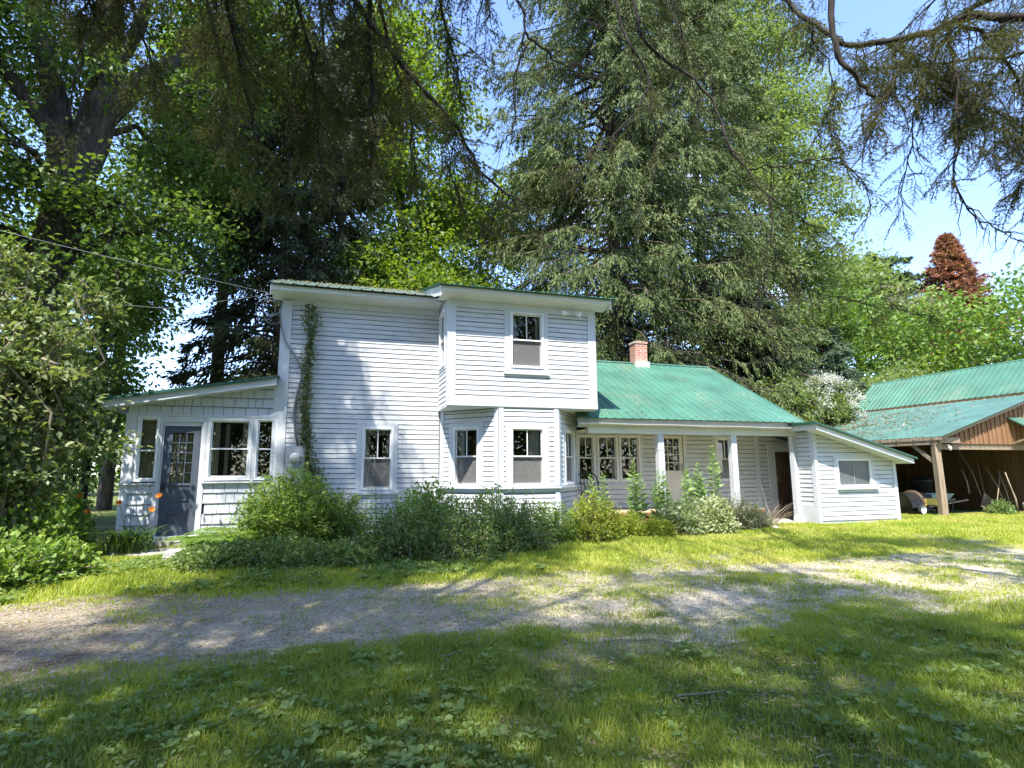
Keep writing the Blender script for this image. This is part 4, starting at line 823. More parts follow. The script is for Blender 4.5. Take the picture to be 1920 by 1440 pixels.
def decid(name, label, cat, base, trunk, blobs, ncl, per, L, mat, bark='bark', csz=.5, seed=1, group=None, limbs=(), flat=.8, twig=.012, sub=3, low=.5, droop=.25):
    """broadleaf tree; trunk [(x,y,z,r)], blobs [(x,y,z,rx,ry,rz)], limbs list of [(x,y,z,r)]"""
    rng = np.random.default_rng(seed); o = thing(name, label, cat, base, group)
    T = np.array(trunk, float); paths = [(T[:, :3], T[:, 3])]
    for l in limbs: l = np.array(l, float); paths.append((l[:, :3], l[:, 3]))
    nodes = np.concatenate([p for p, _ in paths]); nrad = np.concatenate([np.broadcast_to(r, (len(p),)) for p, r in paths])
    B = np.array(blobs, float); w = (B[:, 3] * B[:, 4] * B[:, 5]) ** .66; w /= w.sum()
    subn = []
    for b in B:
        d = np.linalg.norm(nodes - b[:3], axis=1) + .6 * np.maximum(0, nodes[:, 2] - b[2]); i = int(np.argmin(d)); c = curve(nodes[i], b[:3], .1 * d[i], 6, rng, .06 * min(2, d[i]))
        r0 = min(nrad[i] * .6, .03 + .03 * d[i]); paths.append((c, np.linspace(r0, .025, 6))); subn.append(c[2:])
        for _ in range(sub):
            u = unit(rng.normal(size=3) + np.array([0, 0, .4])); e = b[:3] + u * b[3:6] * .8; c2 = curve(c[rng.integers(2, 6)], e, .12, 5, rng, .08); paths.append((c2, np.linspace(.03, .01, 5) * (1 + r0 * 5))); subn.append(c2[1:])
    allp = np.concatenate([nodes] + subn)
    bi = rng.choice(len(B), ncl, p=w); u = rng.normal(size=(ncl, 3)); u[:, 2] = np.where(u[:, 2] < 0, u[:, 2] * low, u[:, 2]); u = unit(u)
    rad = rng.beta(3.2, 1.5, ncl)[:, None] * (1 + .12 * rng.normal(size=(ncl, 1))); Cc = B[bi, :3] + u * B[bi, 3:6] * rad
    for c in Cc[:: max(1, ncl // 260)]:
        d = np.linalg.norm(allp - c, axis=1); i = int(np.argmin(d))
        if d[i] < 3.5: paths.append((curve(allp[i], c, .05, 4, rng, .05 * d[i]), [twig * 1.6, twig * 1.2, twig, twig * .5]))
    tubes('trunk', paths[:1 + len(limbs)], M[bark], o, 12); tubes('branches', paths[1 + len(limbs):], M[bark], o, 5)
    n = ncl * per; ci = np.repeat(np.arange(ncl), per); off = rng.normal(size=(n, 3)) * csz * np.array([1, 1, .45]) * (.6 + .8 * rng.random((ncl, 1)))[ci]
    P = Cc[ci] + off; out = u[ci]
    D = out * .7 + rng.normal(size=(n, 3)) * .7 + np.array([0, 0, -droop]); tint = np.clip(rng.random(ncl)[ci] * .72 + rng.random(n) * .28, 0, 1)
    LL = L * (.65 + .7 * rng.random(n))
    foliage('crown', P, D, LL, LL * .62, LM[mat], o, rng, tint, flat=2.2 * flat)
    return o

def conifer(name, label, cat, base, H, z0, Rm, nb, mat, seed=1, droop=.35, L=.2, W=.05, twn=14, tuf=12, hang=.5, trunk_r=.3, prof=.75, bark='bark2', group=None, top=.15, lean=(0, 0), bare=0, sect=None):
    rng = np.random.default_rng(seed); o = thing(name, label, cat, base, group); bx, by, bz = base
    tz = np.linspace(0, H, 9); T = np.stack([bx + lean[0] * (tz / H), by + lean[1] * (tz / H), bz + tz], 1)
    tubes('trunk', [(T, trunk_r * (1 - .93 * tz / H))], M[bark], o, 10); paths = []; Ps = []; Ds = []; Ts = []
    for b in range(nb):
        f = (b + rng.random()) / nb; f = f ** 1.15; z = z0 + (H - z0 - .3) * f
        R = Rm * ((1 - f) ** prof * (1 - top) + top) * rng.uniform(.72, 1.12); a = rng.uniform(0, 2 * PI) if sect is None else rng.uniform(*sect)
        p0 = np.array([bx + lean[0] * z / H, by + lean[1] * z / H, bz + z]); dr = droop * (1 - .7 * f) * rng.uniform(.6, 1.3)
        t = np.linspace(0, 1, 7)[:, None]; dirv = np.array([math.cos(a), math.sin(a), 0]); c = p0 + dirv * R * t; c[:, 2] += (R * (.22 * t - (dr + .22) * t ** 1.6 + .10 * t ** 4))[:, 0]; c[1:] += rng.normal(size=(6, 3)) * .02 * R
        paths.append((c, np.linspace(.022 * R ** .7 + .01, .006, 7)))
        side = np.array([-dirv[1], dirv[0], 0]); tt = np.sort(rng.uniform(.22, 1., twn)); q = tt * 6; i = np.minimum(q.astype(int), 5); bp = c[i] + (c[i + 1] - c[i]) * (q - i)[:, None]
        s = np.where(rng.random(twn) < .5, -1., 1.)[:, None]; tl = (.42 * R * (1.05 - tt) + .25)[:, None] * rng.uniform(.6, 1.2, (twn, 1))
        td = unit(dirv * rng.uniform(.35, 1., (twn, 1)) + side * s * rng.uniform(.3, 1., (twn, 1)) + np.array([0, 0, -1.]) * rng.uniform(.1, 1.1, (twn, 1)) * hang)
        tint = rng.random()
        for k in range(tuf):
            fr = (k + rng.random((twn, 1))) / tuf; p = bp + td * tl * fr; p[:, 2] -= (hang * .5 * tl * fr ** 2)[:, 0]
            Ps.append(p + rng.normal(size=p.shape) * .035); Ds.append(td + rng.normal(size=p.shape) * .5 + np.array([0, 0, -hang])); Ts.append(np.clip(tint * .5 + .5 * rng.random(twn), 0, 1))
    for _ in range(bare):
        z = rng.uniform(.1, z0); a = rng.uniform(0, 2 * PI); R = rng.uniform(.5, 1.7); p0 = np.array([bx, by, bz + z]); paths.append((curve(p0, p0 + np.array([math.cos(a) * R, math.sin(a) * R, -R * rng.uniform(.1, .5)]), .1, 5, rng, .05), np.linspace(.018, .004, 5)))
    tubes('branches', paths, M[bark], o, 4)
    P = np.concatenate(Ps); n = len(P); LL = L * rng.uniform(.6, 1.3, n)
    foliage('crown', P, np.concatenate(Ds), LL, LL * W / L, LM[mat], o, rng, np.concatenate(Ts), fold=.3)
    return o

def bush(name, label, cat, c, r, nsh, per, L, mat, seed=1, asp=.5, stem='twig', upright=.8, group=None, wl=.012, lo=.25, flat=.6, parts=None, fill=0):
    """shoots from the ground to an ellipsoid, leaves along them"""
    rng = np.random.default_rng(seed); z0 = float(gh(c[0], c[1])); o = thing(name, label, cat, (c[0], c[1], z0), group)
    u = rng.normal(size=(nsh, 3)); u[:, 2] = np.abs(u[:, 2]) * upright + .05; u = unit(u)
    tip = np.array([c[0], c[1], z0]) + u * np.array(r) * rng.uniform(.55, 1.08, (nsh, 1)); root = np.array([c[0], c[1], z0 - .02]) + rng.normal(size=(nsh, 3)) * np.array([r[0] * .28, r[1] * .28, 0])
    paths = []; Ps = []; Ds = []; Ts = []
    for i in range(nsh):
        k = curve(root[i], tip[i], .10 * r[2], 6, rng, .02); paths.append((k, np.linspace(wl, wl * .3, 6)))
        t = lo + (1 - lo) * rng.random(per) ** .7; q = t * 5; j = np.minimum(q.astype(int), 4); p = k[j] + (k[j + 1] - k[j]) * (q - j)[:, None]; d = unit(k[j + 1] - k[j])
        Ps.append(p + rng.normal(size=p.shape) * L * .5); Ds.append(d * .5 + rng.normal(size=p.shape) * .7 + np.array([0, 0, .1])); Ts.append(np.clip(rng.random() * .5 + .5 * rng.random(per), 0, 1))
    tubes('stems', paths, M[stem], o, 4); P = np.concatenate(Ps); D = np.concatenate(Ds); T = np.concatenate(Ts)
    if fill:
        v = rng.normal(size=(fill, 3)); v[:, 2] = np.abs(v[:, 2]); v = unit(v); P = np.concatenate([P, np.array([c[0], c[1], z0]) + v * np.array(r) * (rng.beta(4, 1.6, fill)[:, None])]); D = np.concatenate([D, v + rng.normal(size=(fill, 3)) * .6]); T = np.concatenate([T, rng.random(fill)])
    P[:, 2] = np.maximum(P[:, 2], z0 + .01); LL = L * rng.uniform(.6, 1.3, len(P)); foliage('leaves', P, D, LL, LL * asp, LM[mat], o, rng, T, flat=1.6 * flat)
    return o

# ================================================================== NEAR SPRUCE SPRAYS
def spray_template(seed, length=.42, nside=11, needles=2.2):
    rng = np.random.default_rng(seed); V = []; F = []; T = []
    def tri(a, b, c, t): k = len(V); V.extend([a, b, c]); F.append((k, k + 1, k + 2)); T.extend([t] * 3)
    def strand(p0, p1, nn, w):
        d = p1 - p0; L = np.linalg.norm(d); d = d / L; s = np.cross(d, [0, 0, 1.]); s /= np.linalg.norm(s)
        tri(p0 - s * w, p0 + s * w, p1, 1.); tri(p0 + np.array([0, 0, w]), p0 - np.array([0, 0, w]), p1, 1.)
        for i in range(nn):
            t = rng.uniform(.05, 1); q = p0 + (p1 - p0) * t; a = rng.uniform(0, 2 * PI)
            e = d * rng.uniform(.5, .9) + (s * math.cos(a) + np.array([0, 0, 1.]) * math.sin(a) * .6) * .9; e /= np.linalg.norm(e); l = rng.uniform(.02, .034)
            x = np.cross(e, rng.normal(size=3)); x = x / np.linalg.norm(x) * .0036; tri(q - x, q + x, q + e * l, rng.uniform(0, .9))
    pts = [np.array([0, 0, 0.]), np.array([length * .5, 0, -.01]), np.array([length, 0, -.06])]
    strand(pts[0], pts[1], int(50 * needles * .4), .003); strand(pts[1], pts[2], int(50 * needles * .5), .002)
    for k in range(nside):
        t = (k + .5) / nside; p = np.array([length * t, 0, -.06 * t * t]); s = 1 if k % 2 else -1; l = length * .42 * (1.1 - t) * rng.uniform(.6, 1.25)
        strand(p, p + np.array([l * .72, s * l * .75, -l * rng.uniform(.05, .5)]), int(l * 100 * needles), .0015)
    return np.array(V), np.array(F), np.array(T)
TPL = [spray_template(i, needles=2.0) for i in range(4)]
TPLC = [spray_template(i + 9, needles=.7) for i in range(3)]
def place_sprays(name, P, D, S, parent, rng, mat='near', tpl=TPL, up=None):
    """P positions, D directions, S scales"""
    D = unit(D); U = rng.normal(size=D.shape) * .45 + np.array([0, 0, 1.]) if up is None else up; Y = unit(np.cross(U, D)); Z = np.cross(D, Y); Vs = []; Fs = []; Ts = []; b = 0; k = rng.integers(0, len(tpl), len(P))
    for j, (V, F, T) in enumerate(tpl):
        m = np.where(k == j)[0]
        if not len(m): continue
        W = P[m, None] + (V[None, :, :1] * D[m, None] + V[None, :, 1:2] * Y[m, None] + V[None, :, 2:] * Z[m, None]) * S[m, None, None]
        Vs.append(W.reshape(-1, 3)); Fs.append((F[None] + (np.arange(len(m)) * len(V))[:, None, None] + b).reshape(-1, 3)); b += len(m) * len(V)
        Ts.append(np.clip(T[None] * .6 + rng.random((len(m), 1)) * .4, 0, 1).reshape(-1))
    return fast_mesh(name, np.concatenate(Vs), np.concatenate(Fs), LM[mat], parent, np.concatenate(Ts))
def skeleton(c, rng, nsec, slen, hang, nsp, spread=.9, t0=.15, sc=(.8, 1.3)):
    """secondary branchlets along the path c with hanging sprays -> paths, P, D, S"""
    c = np.asarray(c, float); seg = np.linalg.norm(np.diff(c, axis=0), axis=1); cum = np.concatenate([[0], np.cumsum(seg)]); Lt = cum[-1]
    paths = []; P = []; D = []; S = []
    for i in range(nsec):
        d = Lt * (t0 + (1 - t0) * (i + rng.random()) / nsec); p = np.array([np.interp(d, cum, c[:, k]) for k in range(3)]); q = np.array([np.interp(min(Lt, d + .1), cum, c[:, k]) for k in range(3)]) - p
        if np.linalg.norm(q) < 1e-6: q = c[-1] - c[-2]
        q = q / np.linalg.norm(q); sd = np.cross(q, [0, 0, 1.]); sd = sd / max(1e-6, np.linalg.norm(sd)); s = 1 if rng.random() < .5 else -1
        l = slen * (1.15 - .6 * d / Lt) * rng.uniform(.5, 1.25); dv = q * rng.uniform(.3, .9) + sd * s * spread * rng.uniform(.2, 1) + np.array([0, 0, -hang * rng.uniform(.4, 1.3)]); dv /= np.linalg.norm(dv)
        t = np.linspace(0, 1, 5)[:, None]; k = p + dv * l * t + np.array([0, 0, -.28 * hang * l]) * t ** 2 + np.concatenate([np.zeros((1, 3)), rng.normal(size=(4, 3)) * .04 * l]); paths.append((k, np.linspace(.006 + .006 * l, .002, 5)))
        m = max(0, int(rng.poisson(nsp * l / slen)))
        for _ in range(m):
            f = rng.uniform(.15, 1) * 4; a = min(int(f), 3); pp = k[a] + (k[a + 1] - k[a]) * (f - a); P.append(pp); D.append(dv * .7 + rng.normal(size=3) * .6 + np.array([0, 0, -hang * .7])); S.append(rng.uniform(*sc))
    return paths, P, D, S
def bough(parent, pts, rad, nsec, slen, hang, nsp, seed, name='bough', **kw):
    rng = np.random.default_rng(seed); pts = np.array(pts, float)
    # resample smoothly
    t = np.linspace(0, len(pts) - 1, len(pts) * 3 - 2); i = np.minimum(t.astype(int), len(pts) - 2); f = (t - i)[:, None]
    P_ = np.concatenate([[2 * pts[0] - pts[1]], pts, [2 * pts[-1] - pts[-2]]]); a, b, c, d = P_[i], P_[i + 1], P_[i + 2], P_[i + 3]
    C = .5 * ((2 * b) + (-a + c) * f + (2 * a - 5 * b + 4 * c - d) * f ** 2 + (-a + 3 * b - 3 * c + d) * f ** 3)
    C[1:-1] += rng.normal(size=(len(C) - 2, 3)) * .02
    paths = [(C, np.linspace(rad[0], rad[1], len(C)))]; sp, P, D, S = skeleton(C, rng, nsec, slen, hang, nsp, **kw)
    for k, r in list(sp):       # bare twiglets
        for _ in range(rng.integers(1, 4)):
            j = rng.integers(1, 4); e = k[j] + (rng.normal(size=3) * .5 + unit(k[4] - k[0])) * rng.uniform(.08, .3); sp.append((curve(k[j], e, .01, 3), [.003, .002, .001]))
    wood = tubes(name, paths + sp, M['deadwood'], parent, 6)
    if P: place_sprays('needles', np.array(P), np.array(D), np.array(S), wood, rng)
    return wood

def near_spruce(name, label, base, H, R, z0, nb, seed, sect=None, trunk_r=.35, twn=12, prof=.7, keep=None):
    rng = np.random.default_rng(seed); o = thing(name, label, 'tree', base, None); bx, by, bz = base
    tz = np.linspace(0, H, 8); tubes('trunk', [(np.stack([bx + 0 * tz, by + 0 * tz, bz + tz], 1), trunk_r * (1 - .93 * tz / H))], M['bark2'], o, 12)
    paths = []; Pf = []; Df = []; Sf = []; Pc = []; Dc = []; Sc = []
    for b in range(nb):
        f = (b + rng.random()) / nb; z = z0 + (H - z0 - .3) * f; a = rng.uniform(0, 2 * PI) if sect is None else rng.uniform(*sect); Rb = R * ((1 - f) ** prof * .88 + .12) * rng.uniform(.7, 1.1)
        t = np.linspace(0, 1, 8)[:, None]; dv = np.array([math.cos(a), math.sin(a), 0]); c = np.array([bx, by, bz + z]) + dv * Rb * t; c[:, 2] += (Rb * (.2 * t - .62 * t ** 1.7 + .12 * t ** 4))[:, 0]; c[1:] += rng.normal(size=(7, 3)) * .02 * Rb
        if keep and not keep(c): continue
        paths.append((c, np.linspace(.018 * Rb ** .7 + .012, .005, 8)))
        sp, P, D, S = skeleton(c, rng, twn, .26 * Rb, .9, 5, t0=.2, sc=(.9, 1.5)); paths += [(k[::2], r[::2]) for k, r in sp]
        for p, d, s in zip(P, D, S):
            if p[1] > 1.2 and p[2] < 10.5: Pf.append(p); Df.append(d); Sf.append(s)
            else: Pc.append(p); Dc.append(d); Sc.append(s * 1.35)
    tubes('branches', paths, M['bark2'], o, 5)
    if Pf: place_sprays('crown', np.array(Pf), np.array(Df), np.array(Sf), o, rng)
    if Pc: place_sprays('upper_crown', np.array(Pc), np.array(Dc), np.array(Sc), o, rng, tpl=TPLC)
    return o

TL = near_spruce('spruce', 'big spruce whose dark drooping boughs fill the top left of the view', (-4.6, -1.2, .0), 19, 8.2, 8.0, 104, 21, trunk_r=.38, twn=13)
TM = near_spruce('spruce', 'spruce behind the viewer whose long thin boughs dangle at top centre', (-.6, -4.2, 0), 22, 8.5, 8.8, 98, 22, twn=12, prof=.5)
TR = thing('spruce', 'spruce with the thick curved limb and bare twigs at top right', 'tree', (10.6, -1.0, 0))
tubes('trunk', [([(10.6, -1, 0), (10.6, -1, 6), (10.5, -1, 11), (10.4, -1, 16)], [.36, .3, .2, .05])], M['bark2'], TR, 12)
# boughs seen at top right
bough(TR, [(10.55, -.9, 5.9), (9.2, 1.0, 5.95), (7.9, 2.7, 6.15), (6.97, 3.6, 6.46), (6.99, 3.9, 6.74), (7.11, 4.3, 7.05), (7.09, 4.8, 7.25), (6.98, 5.3, 7.51), (6.88, 5.7, 7.82), (6.74, 6.0, 8.29), (6.67, 6.3, 8.85), (6.59, 6.6, 9.54)], (.055, .035), 70, .8, .55, 5.5, 31, t0=.3)
bough(TR, [(10.5, -.9, 7.4), (9.0, 1.4, 7.3), (7.27, 4.2, 7.21), (7.46, 4.3, 6.98), (7.97, 4.4, 6.8), (8.43, 4.5, 6.59), (8.52, 4.5, 6.3)], (.045, .01), 36, .8, .45, 6, 32, t0=.35)
bough(TR, [(6.98, 5.3, 7.51), (7.34, 5.4, 7.65), (7.9, 5.4, 7.46), (8.38, 5.4, 7.18), (9.03, 5.4, 7.0), (9.82, 5.4, 6.9), (10.49, 5.4, 6.6)], (.035, .01), 50, .8, .5, 7.5, 33)
bough(TR, [(7.11, 4.4, 7.05), (7.6, 4.75, 7.3), (7.72, 4.8, 6.9), (7.65, 4.8, 6.33), (7.55, 4.8, 5.7), (7.41, 4.8, 5.31)], (.03, .012), 26, .6, .25, 1.8, 34)
bough(TR, [(7.41, 4.8, 5.31), (7.52, 4.8, 5.03), (7.56, 4.8, 4.86), (7.89, 4.8, 4.68), (8.27, 4.8, 4.62), (8.64, 4.8, 4.48)], (.014, .004), 20, .42, .5, .0, 35, t0=.02)
bough(TR, [(6.55, 6.4, 9.3), (6.2, 5.6, 8.7), (6.15, 5.2, 8.21), (6.13, 5.2, 7.63), (6.07, 5.15, 7.17), (6.2, 5.1, 6.81), (6.38, 5.05, 6.59), (6.48, 5.0, 6.38)], (.05, .028), 7, .35, .4, .6, 36)
bough(TR, [(9.2, 1.0, 5.95), (9.4, 2.6, 6.6), (9.2, 3.9, 7.1), (8.7, 4.8, 7.3), (8.2, 5.5, 7.6), (7.8, 6.2, 8.0)], (.04, .01), 50, .9, .6, 6, 37)
bough(TR, [(9.2, 3.9, 7.1), (9.6, 4.6, 6.9), (9.9, 5.2, 6.5), (10.2, 5.6, 6.0)], (.02, .006), 30, .7, .7, 7, 38)
bough(TR, [(10.5, -.9, 9.6), (9.2, 1.6, 9.6), (8.4, 3.6, 8.8), (7.9, 4.6, 8.3), (7.5, 5.6, 7.7)], (.04, .01), 40, .9, .7, 5, 39)
bough(TR, [(8.2, 5.5, 7.6), (8.3, 5.8, 7.0), (8.35, 6.0, 6.4), (8.2, 6.1, 5.8), (8.25, 6.1, 5.4)], (.016, .004), 20, .5, .4, 1.2, 40)
# long hanging boughs at top centre
a1 = [(-.5, -4.1, 12.2), (2.3, 0, 12.9), (3.2, 4.2, 11.8)]
bough(TM, a1 + [(3.75, 6.6, 10.2), (3.87, 7, 9.44), (3.97, 7, 8.52), (4.04, 6.9, 8.09), (4.27, 6.8, 7.53), (4.31, 6.8, 7.0), (4.34, 6.8, 6.49), (4.32, 6.8, 5.97), (4.19, 6.8, 5.7), (3.99, 6.8, 5.26)], (.035, .006), 44, .5, .7, .9, 41, t0=.5)
bough(TM, [(-.5, -4.1, 12.8), (3.0, 1, 13.2), (4.0, 6.0, 10.8), (4.2, 7, 9.54), (4.29, 7, 8.42), (4.64, 6.9, 7.95), (5.07, 6.8, 7.61), (5.4, 6.7, 7.06), (5.47, 6.6, 6.48), (5.69, 6.5, 6.03), (5.96, 6.4, 5.63), (6.32, 6.4, 5.43), (6.8, 6.4, 5.24), (7.1, 6.4, 5.15)], (.038, .006), 50, .5, .6, .7, 42, t0=.5)
bough(TM, [(5.69, 6.5, 6.05), (6.1, 6.4, 6.11), (6.5, 6.3, 6.18), (6.91, 6.2, 6.23), (7.35, 6.1, 6.51)], (.014, .004), 24, .5, .2, 1.0, 43, t0=.1)
bough(TM, [(5.96, 6.4, 5.63), (5.99, 6.4, 5.18), (6.01, 6.4, 4.69), (6.7, 6.5, 4.3), (7.41, 6.6, 4.22), (8.61, 6.7, 4.18), (9.69, 6.8, 4.15)], (.015, .004), 26, .5, .3, 1.3, 44, t0=.1)
bough(TM, [(6.91, 6.2, 6.23), (7.3, 6.1, 6.07), (7.55, 6.1, 5.76), (7.5, 6.1, 5.41), (7.17, 6.1, 5.03)], (.010, .003), 14, .35, .5, .0, 45, t0=.1)
bough(TM, [(-.6, -4.1, 11.5), (1.6, 1, 11.4), (1.95, 5.4, 9.9), (2.11, 6.5, 8.46), (2.15, 6.5, 7.88), (2.22, 6.5, 7.5), (2.14, 6.5, 7.08), (2.04, 6.5, 6.66), (2.06, 6.5, 6.2), (1.98, 6.5, 5.92), (1.77, 6.5, 5.62)], (.03, .004), 30, .45, .5, .15, 46, t0=.55)
bough(TM, [(2.22, 6.5, 7.5), (2.45, 6.6, 7.43), (2.72, 6.7, 7.38), (3.09, 6.8, 7.27), (3.3, 6.9, 7.34), (3.8, 7.0, 7.59)], (.018, .005), 20, .4, .2, .2, 47, t0=.1)
bough(TM, [(2.5, 2, 12.7), (3.4, 5, 11.2), (4.6, 6.8, 9.6), (5.0, 7, 8.9), (5.3, 7.2, 8.2), (5.4, 7.2, 7.4)], (.025, .005), 34, .6, .8, 2.4, 48, t0=.4)
# more thin, mostly bare boughs
for T_, pts, r_, ns, nsp in (
    (TM, [(1.5, 1, 13), (3.6, 5.4, 11.6), (4.88, 7.2, 9.93), (5.05, 7.2, 9.07), (5.23, 7.1, 8.44), (5.58, 7, 7.86), (5.86, 6.9, 7.24), (6.31, 6.9, 7.09)], .022, 30, .8),
    (TM, [(1.2, 1, 12), (2.4, 5.4, 10.8), (3.04, 7, 9.11), (3.16, 7, 8.5), (3.47, 7, 8.35), (3.88, 7.1, 8.4), (4.24, 7.1, 8.16), (4.36, 7.1, 7.67)], .02, 26, .3),
    (TR, [(6.74, 6.0, 8.29), (6.4, 5.8, 7.95), (6.65, 5.8, 7.57), (6.69, 5.8, 7.06), (6.58, 5.8, 6.53), (6.72, 5.8, 6.06), (6.93, 5.8, 5.76)], .014, 26, 1.2),
    (TM, [(4.27, 6.8, 7.53), (4.11, 6.8, 6.96), (3.65, 6.8, 6.45), (3.22, 6.8, 6.04), (2.89, 6.8, 5.66)], .013, 26, 1.2),
    (TM, [(6.01, 6.4, 4.69), (5.92, 6.6, 4.42), (5.84, 6.6, 4.01), (6.04, 6.7, 3.64), (6.11, 6.7, 3.4)], .007, 14, .3),
    (TL, [(1.45, 7.2, 6.37), (1.31, 7.2, 5.94), (1.39, 7.2, 5.48), (1.61, 7.2, 5.12), (2.0, 7.2, 4.86)], .009, 20, .6),
    (TR, [(7.09, 4.8, 7.25), (6.87, 4.9, 6.78), (6.52, 4.9, 6.25), (6.29, 4.9, 5.83)], .012, 22, 3.),
    (TL, [(-4.5, -1, 10), (-2.8, 4, 9.6), (-1.7, 7.5, 8.23), (-1.52, 7.5, 7.4), (-1.23, 7.5, 6.91), (-.68, 7.6, 6.39), (-.38, 7.6, 5.81), (-.28, 7.6, 5.2)], .022, 36, 1.6),
    (TL, [(-4.5, -1, 8.6), (-3.5, 3, 8.0), (-2.86, 6.5, 6.89), (-2.75, 6.5, 6.27), (-2.81, 6.6, 5.77), (-2.84, 6.6, 5.32), (-3.03, 6.7, 4.92)], .02, 30, 1.4)):
    bough(T_, pts, (r_, .003), ns, .5, .45, nsp, 100 + ns + int(10 * pts[0][2]), t0=.1 if len(pts) < 7 else .42)
# high boughs that dapple the house front
for k, x in enumerate((-4.6, -3.7, -2.8, -2.1)):
    bough(TL, [(-4.5, -1, 15 + .4 * k), (x * .9 - .3, 3.5, 15.2), (x, 7.2, 13.2), (x + .1, 8.8, 11.8), (x + .2, 9.8, 10.4)], (.06, .01), 60, 1.0, .7, 7, 80 + k, t0=.5, sc=(1., 1.7), spread=1.4)
# dark curtain at top left
for k, pts in enumerate([
    [(-4.5, -1, 11.5), (-2.4, 3, 11.6), (-.9, 6.2, 9.9), (-.21, 7.5, 8.75), (.18, 7.5, 7.99), (.71, 7.4, 7.35), (1.09, 7.3, 6.78), (1.45, 7.2, 6.37), (1.74, 7.1, 5.72), (2.12, 7.1, 5.46), (2.48, 7.0, 5.15)],
    [(-4.5, -1, 11), (-2.0, 3, 11), (-.4, 6.4, 9.8), (.16, 7.5, 8.76), (.23, 7.5, 7.49), (.29, 7.4, 6.6), (.31, 7.3, 5.76), (.43, 7.3, 5.47)],
    [(-4.5, -1, 10.5), (-2.8, 3, 10.4), (-1.3, 6.2, 9.0), (-.8, 7.2, 8.0), (-.5, 7.7, 7.0), (-.4, 7.9, 6.0)],
    [(-4.5, -1, 10.2), (-2.9, 3, 10), (-1.9, 6.4, 8.8), (-1.6, 7.4, 7.6), (-1.3, 7.9, 6.6), (-1.2, 8.1, 5.7)],
    [(-4.5, -1, 11.8), (-1.2, 2.6, 12), (.6, 6.0, 10.4), (1.0, 7.0, 8.8), (1.3, 7.2, 7.8), (1.5, 7.2, 7.2)],
    [(-4.5, -1, 12.4), (-.6, 2.6, 12.4), (1.0, 5.6, 10.4), (1.5, 6.6, 8.6), (1.8, 6.8, 7.9)],
    [(-4.5, -1, 9.5), (-3.6, 3, 9.2), (-2.9, 6.0, 8.2), (-2.6, 7.0, 7.2), (-2.3, 7.6, 6.4)],
    [(-4.5, -1, 10.8), (-2.3, 3, 10.7), (-.2, 6.9, 9.5), (.5, 8.0, 8.2), (.9, 8.3, 7.0), (1.0, 8.4, 6.2)],
    [(-4.5, -1, 9.0), (-3.4, 3, 8.9), (-2.2, 6.6, 8.6), (-1.9, 8.0, 7.8), (-1.7, 8.6, 7.0)], [(-4.5, -1, 12.0), (-2.6, 3.2, 12), (-1.0, 7.4, 10.6), (-.6, 8.6, 9.4), (-.4, 9.0, 8.0), (-.3, 9.1, 7.2)], [(-4.5, -1, 9.8), (-3.9, 2.6, 9.4), (-3.3, 5.0, 8.4), (-3.0, 6.2, 7.6), (-2.8, 6.9, 6.7)]]):
    bough(TL, pts, (.06, .007), 74, 1.0, .8, 6.0, 50 + k, t0=.36, sc=(.8, 1.5), spread=1.4)

# ================================================================== BACKGROUND TREES
decid('maple_tree', 'massive old maple with a forked rough trunk at the left edge', 'tree', (-6.3, 14.6, .27),
      [(-6.3, 14.6, .1, .62), (-6.45, 14.8, 3, .5), (-6.5, 15, 6.3, .44), (-6.25, 15, 8.4, .42), (-6.0, 15, 9.4, .42), (-5.75, 15, 11.2, .36), (-5.9, 15, 13.4, .28), (-5.8, 15, 18, .12)],
      [(-8.5, 15.5, 12, 3, 3, 2.4), (-3.2, 15.6, 13.6, 2.2, 2.4, 1.5), (-6.5, 14.5, 17, 4.2, 4, 3), (-9.5, 13, 9.5, 2.6, 2.4, 2), (-4.0, 17, 10, 1.8, 1.8, 1.3), (-8.4, 12.2, 14, 2.6, 2.6, 2), (-7.6, 14.8, 8.0, 1.8, 1.5, 1.1), (-11, 15, 8, 2.4, 2.4, 2.6), (-4.2, 18, 7.8, 1.4, 1.6, 1.3), (-5.6, 13.4, 10.6, .9, .7, .8), (-6.9, 13.2, 8.3, 1.0, .7, .8), (-7.4, 13.4, 11.4, 1.0, .8, .8), (-4.7, 14.2, 6.2, 1.0, .9, .8), (-5.1, 14, 7.6, 1.1, .9, .9), (-7.2, 13.4, 5.6, 1.2, 1, 1), (-3.6, 14.6, 7.6, .8, .8, .6), (-3.4, 15, 11.0, 1.6, 1.2, 1.0), (-8.4, 13.5, 7.2, 1.6, 1.2, 1.2)],
      1250, 62, .135, 'maple', csz=.38, seed=11, sub=5,
      limbs=[[(-6.4, 15, 8.6, .34), (-6.7, 15, 10.2, .26), (-7.4, 15, 12.6, .18), (-8.4, 15.2, 15, .08)], [(-6.0, 15, 9.8, .3), (-5.0, 15, 11.4, .24), (-4.2, 15.2, 12.3, .18), (-3.0, 15.6, 13.8, .07)], [(-6.3, 14.8, 9.0, .2), (-7.8, 14.4, 11.0, .13), (-9.0, 14, 12.2, .06)], [(-5.8, 15, 11.2, .2), (-5.2, 15, 12.8, .15), (-4.9, 15, 15, .08)]])
conifer('dead_limbed_pine', 'thin straight conifer with bare lower twigs behind the enclosed porch', 'tree', (-3.9, 20.5, .27), 19, 9.0, 3.6, 110, 'darkspruce', seed=12, trunk_r=.27, bare=60, L=.26, W=.06, twn=15, tuf=12, hang=.5)
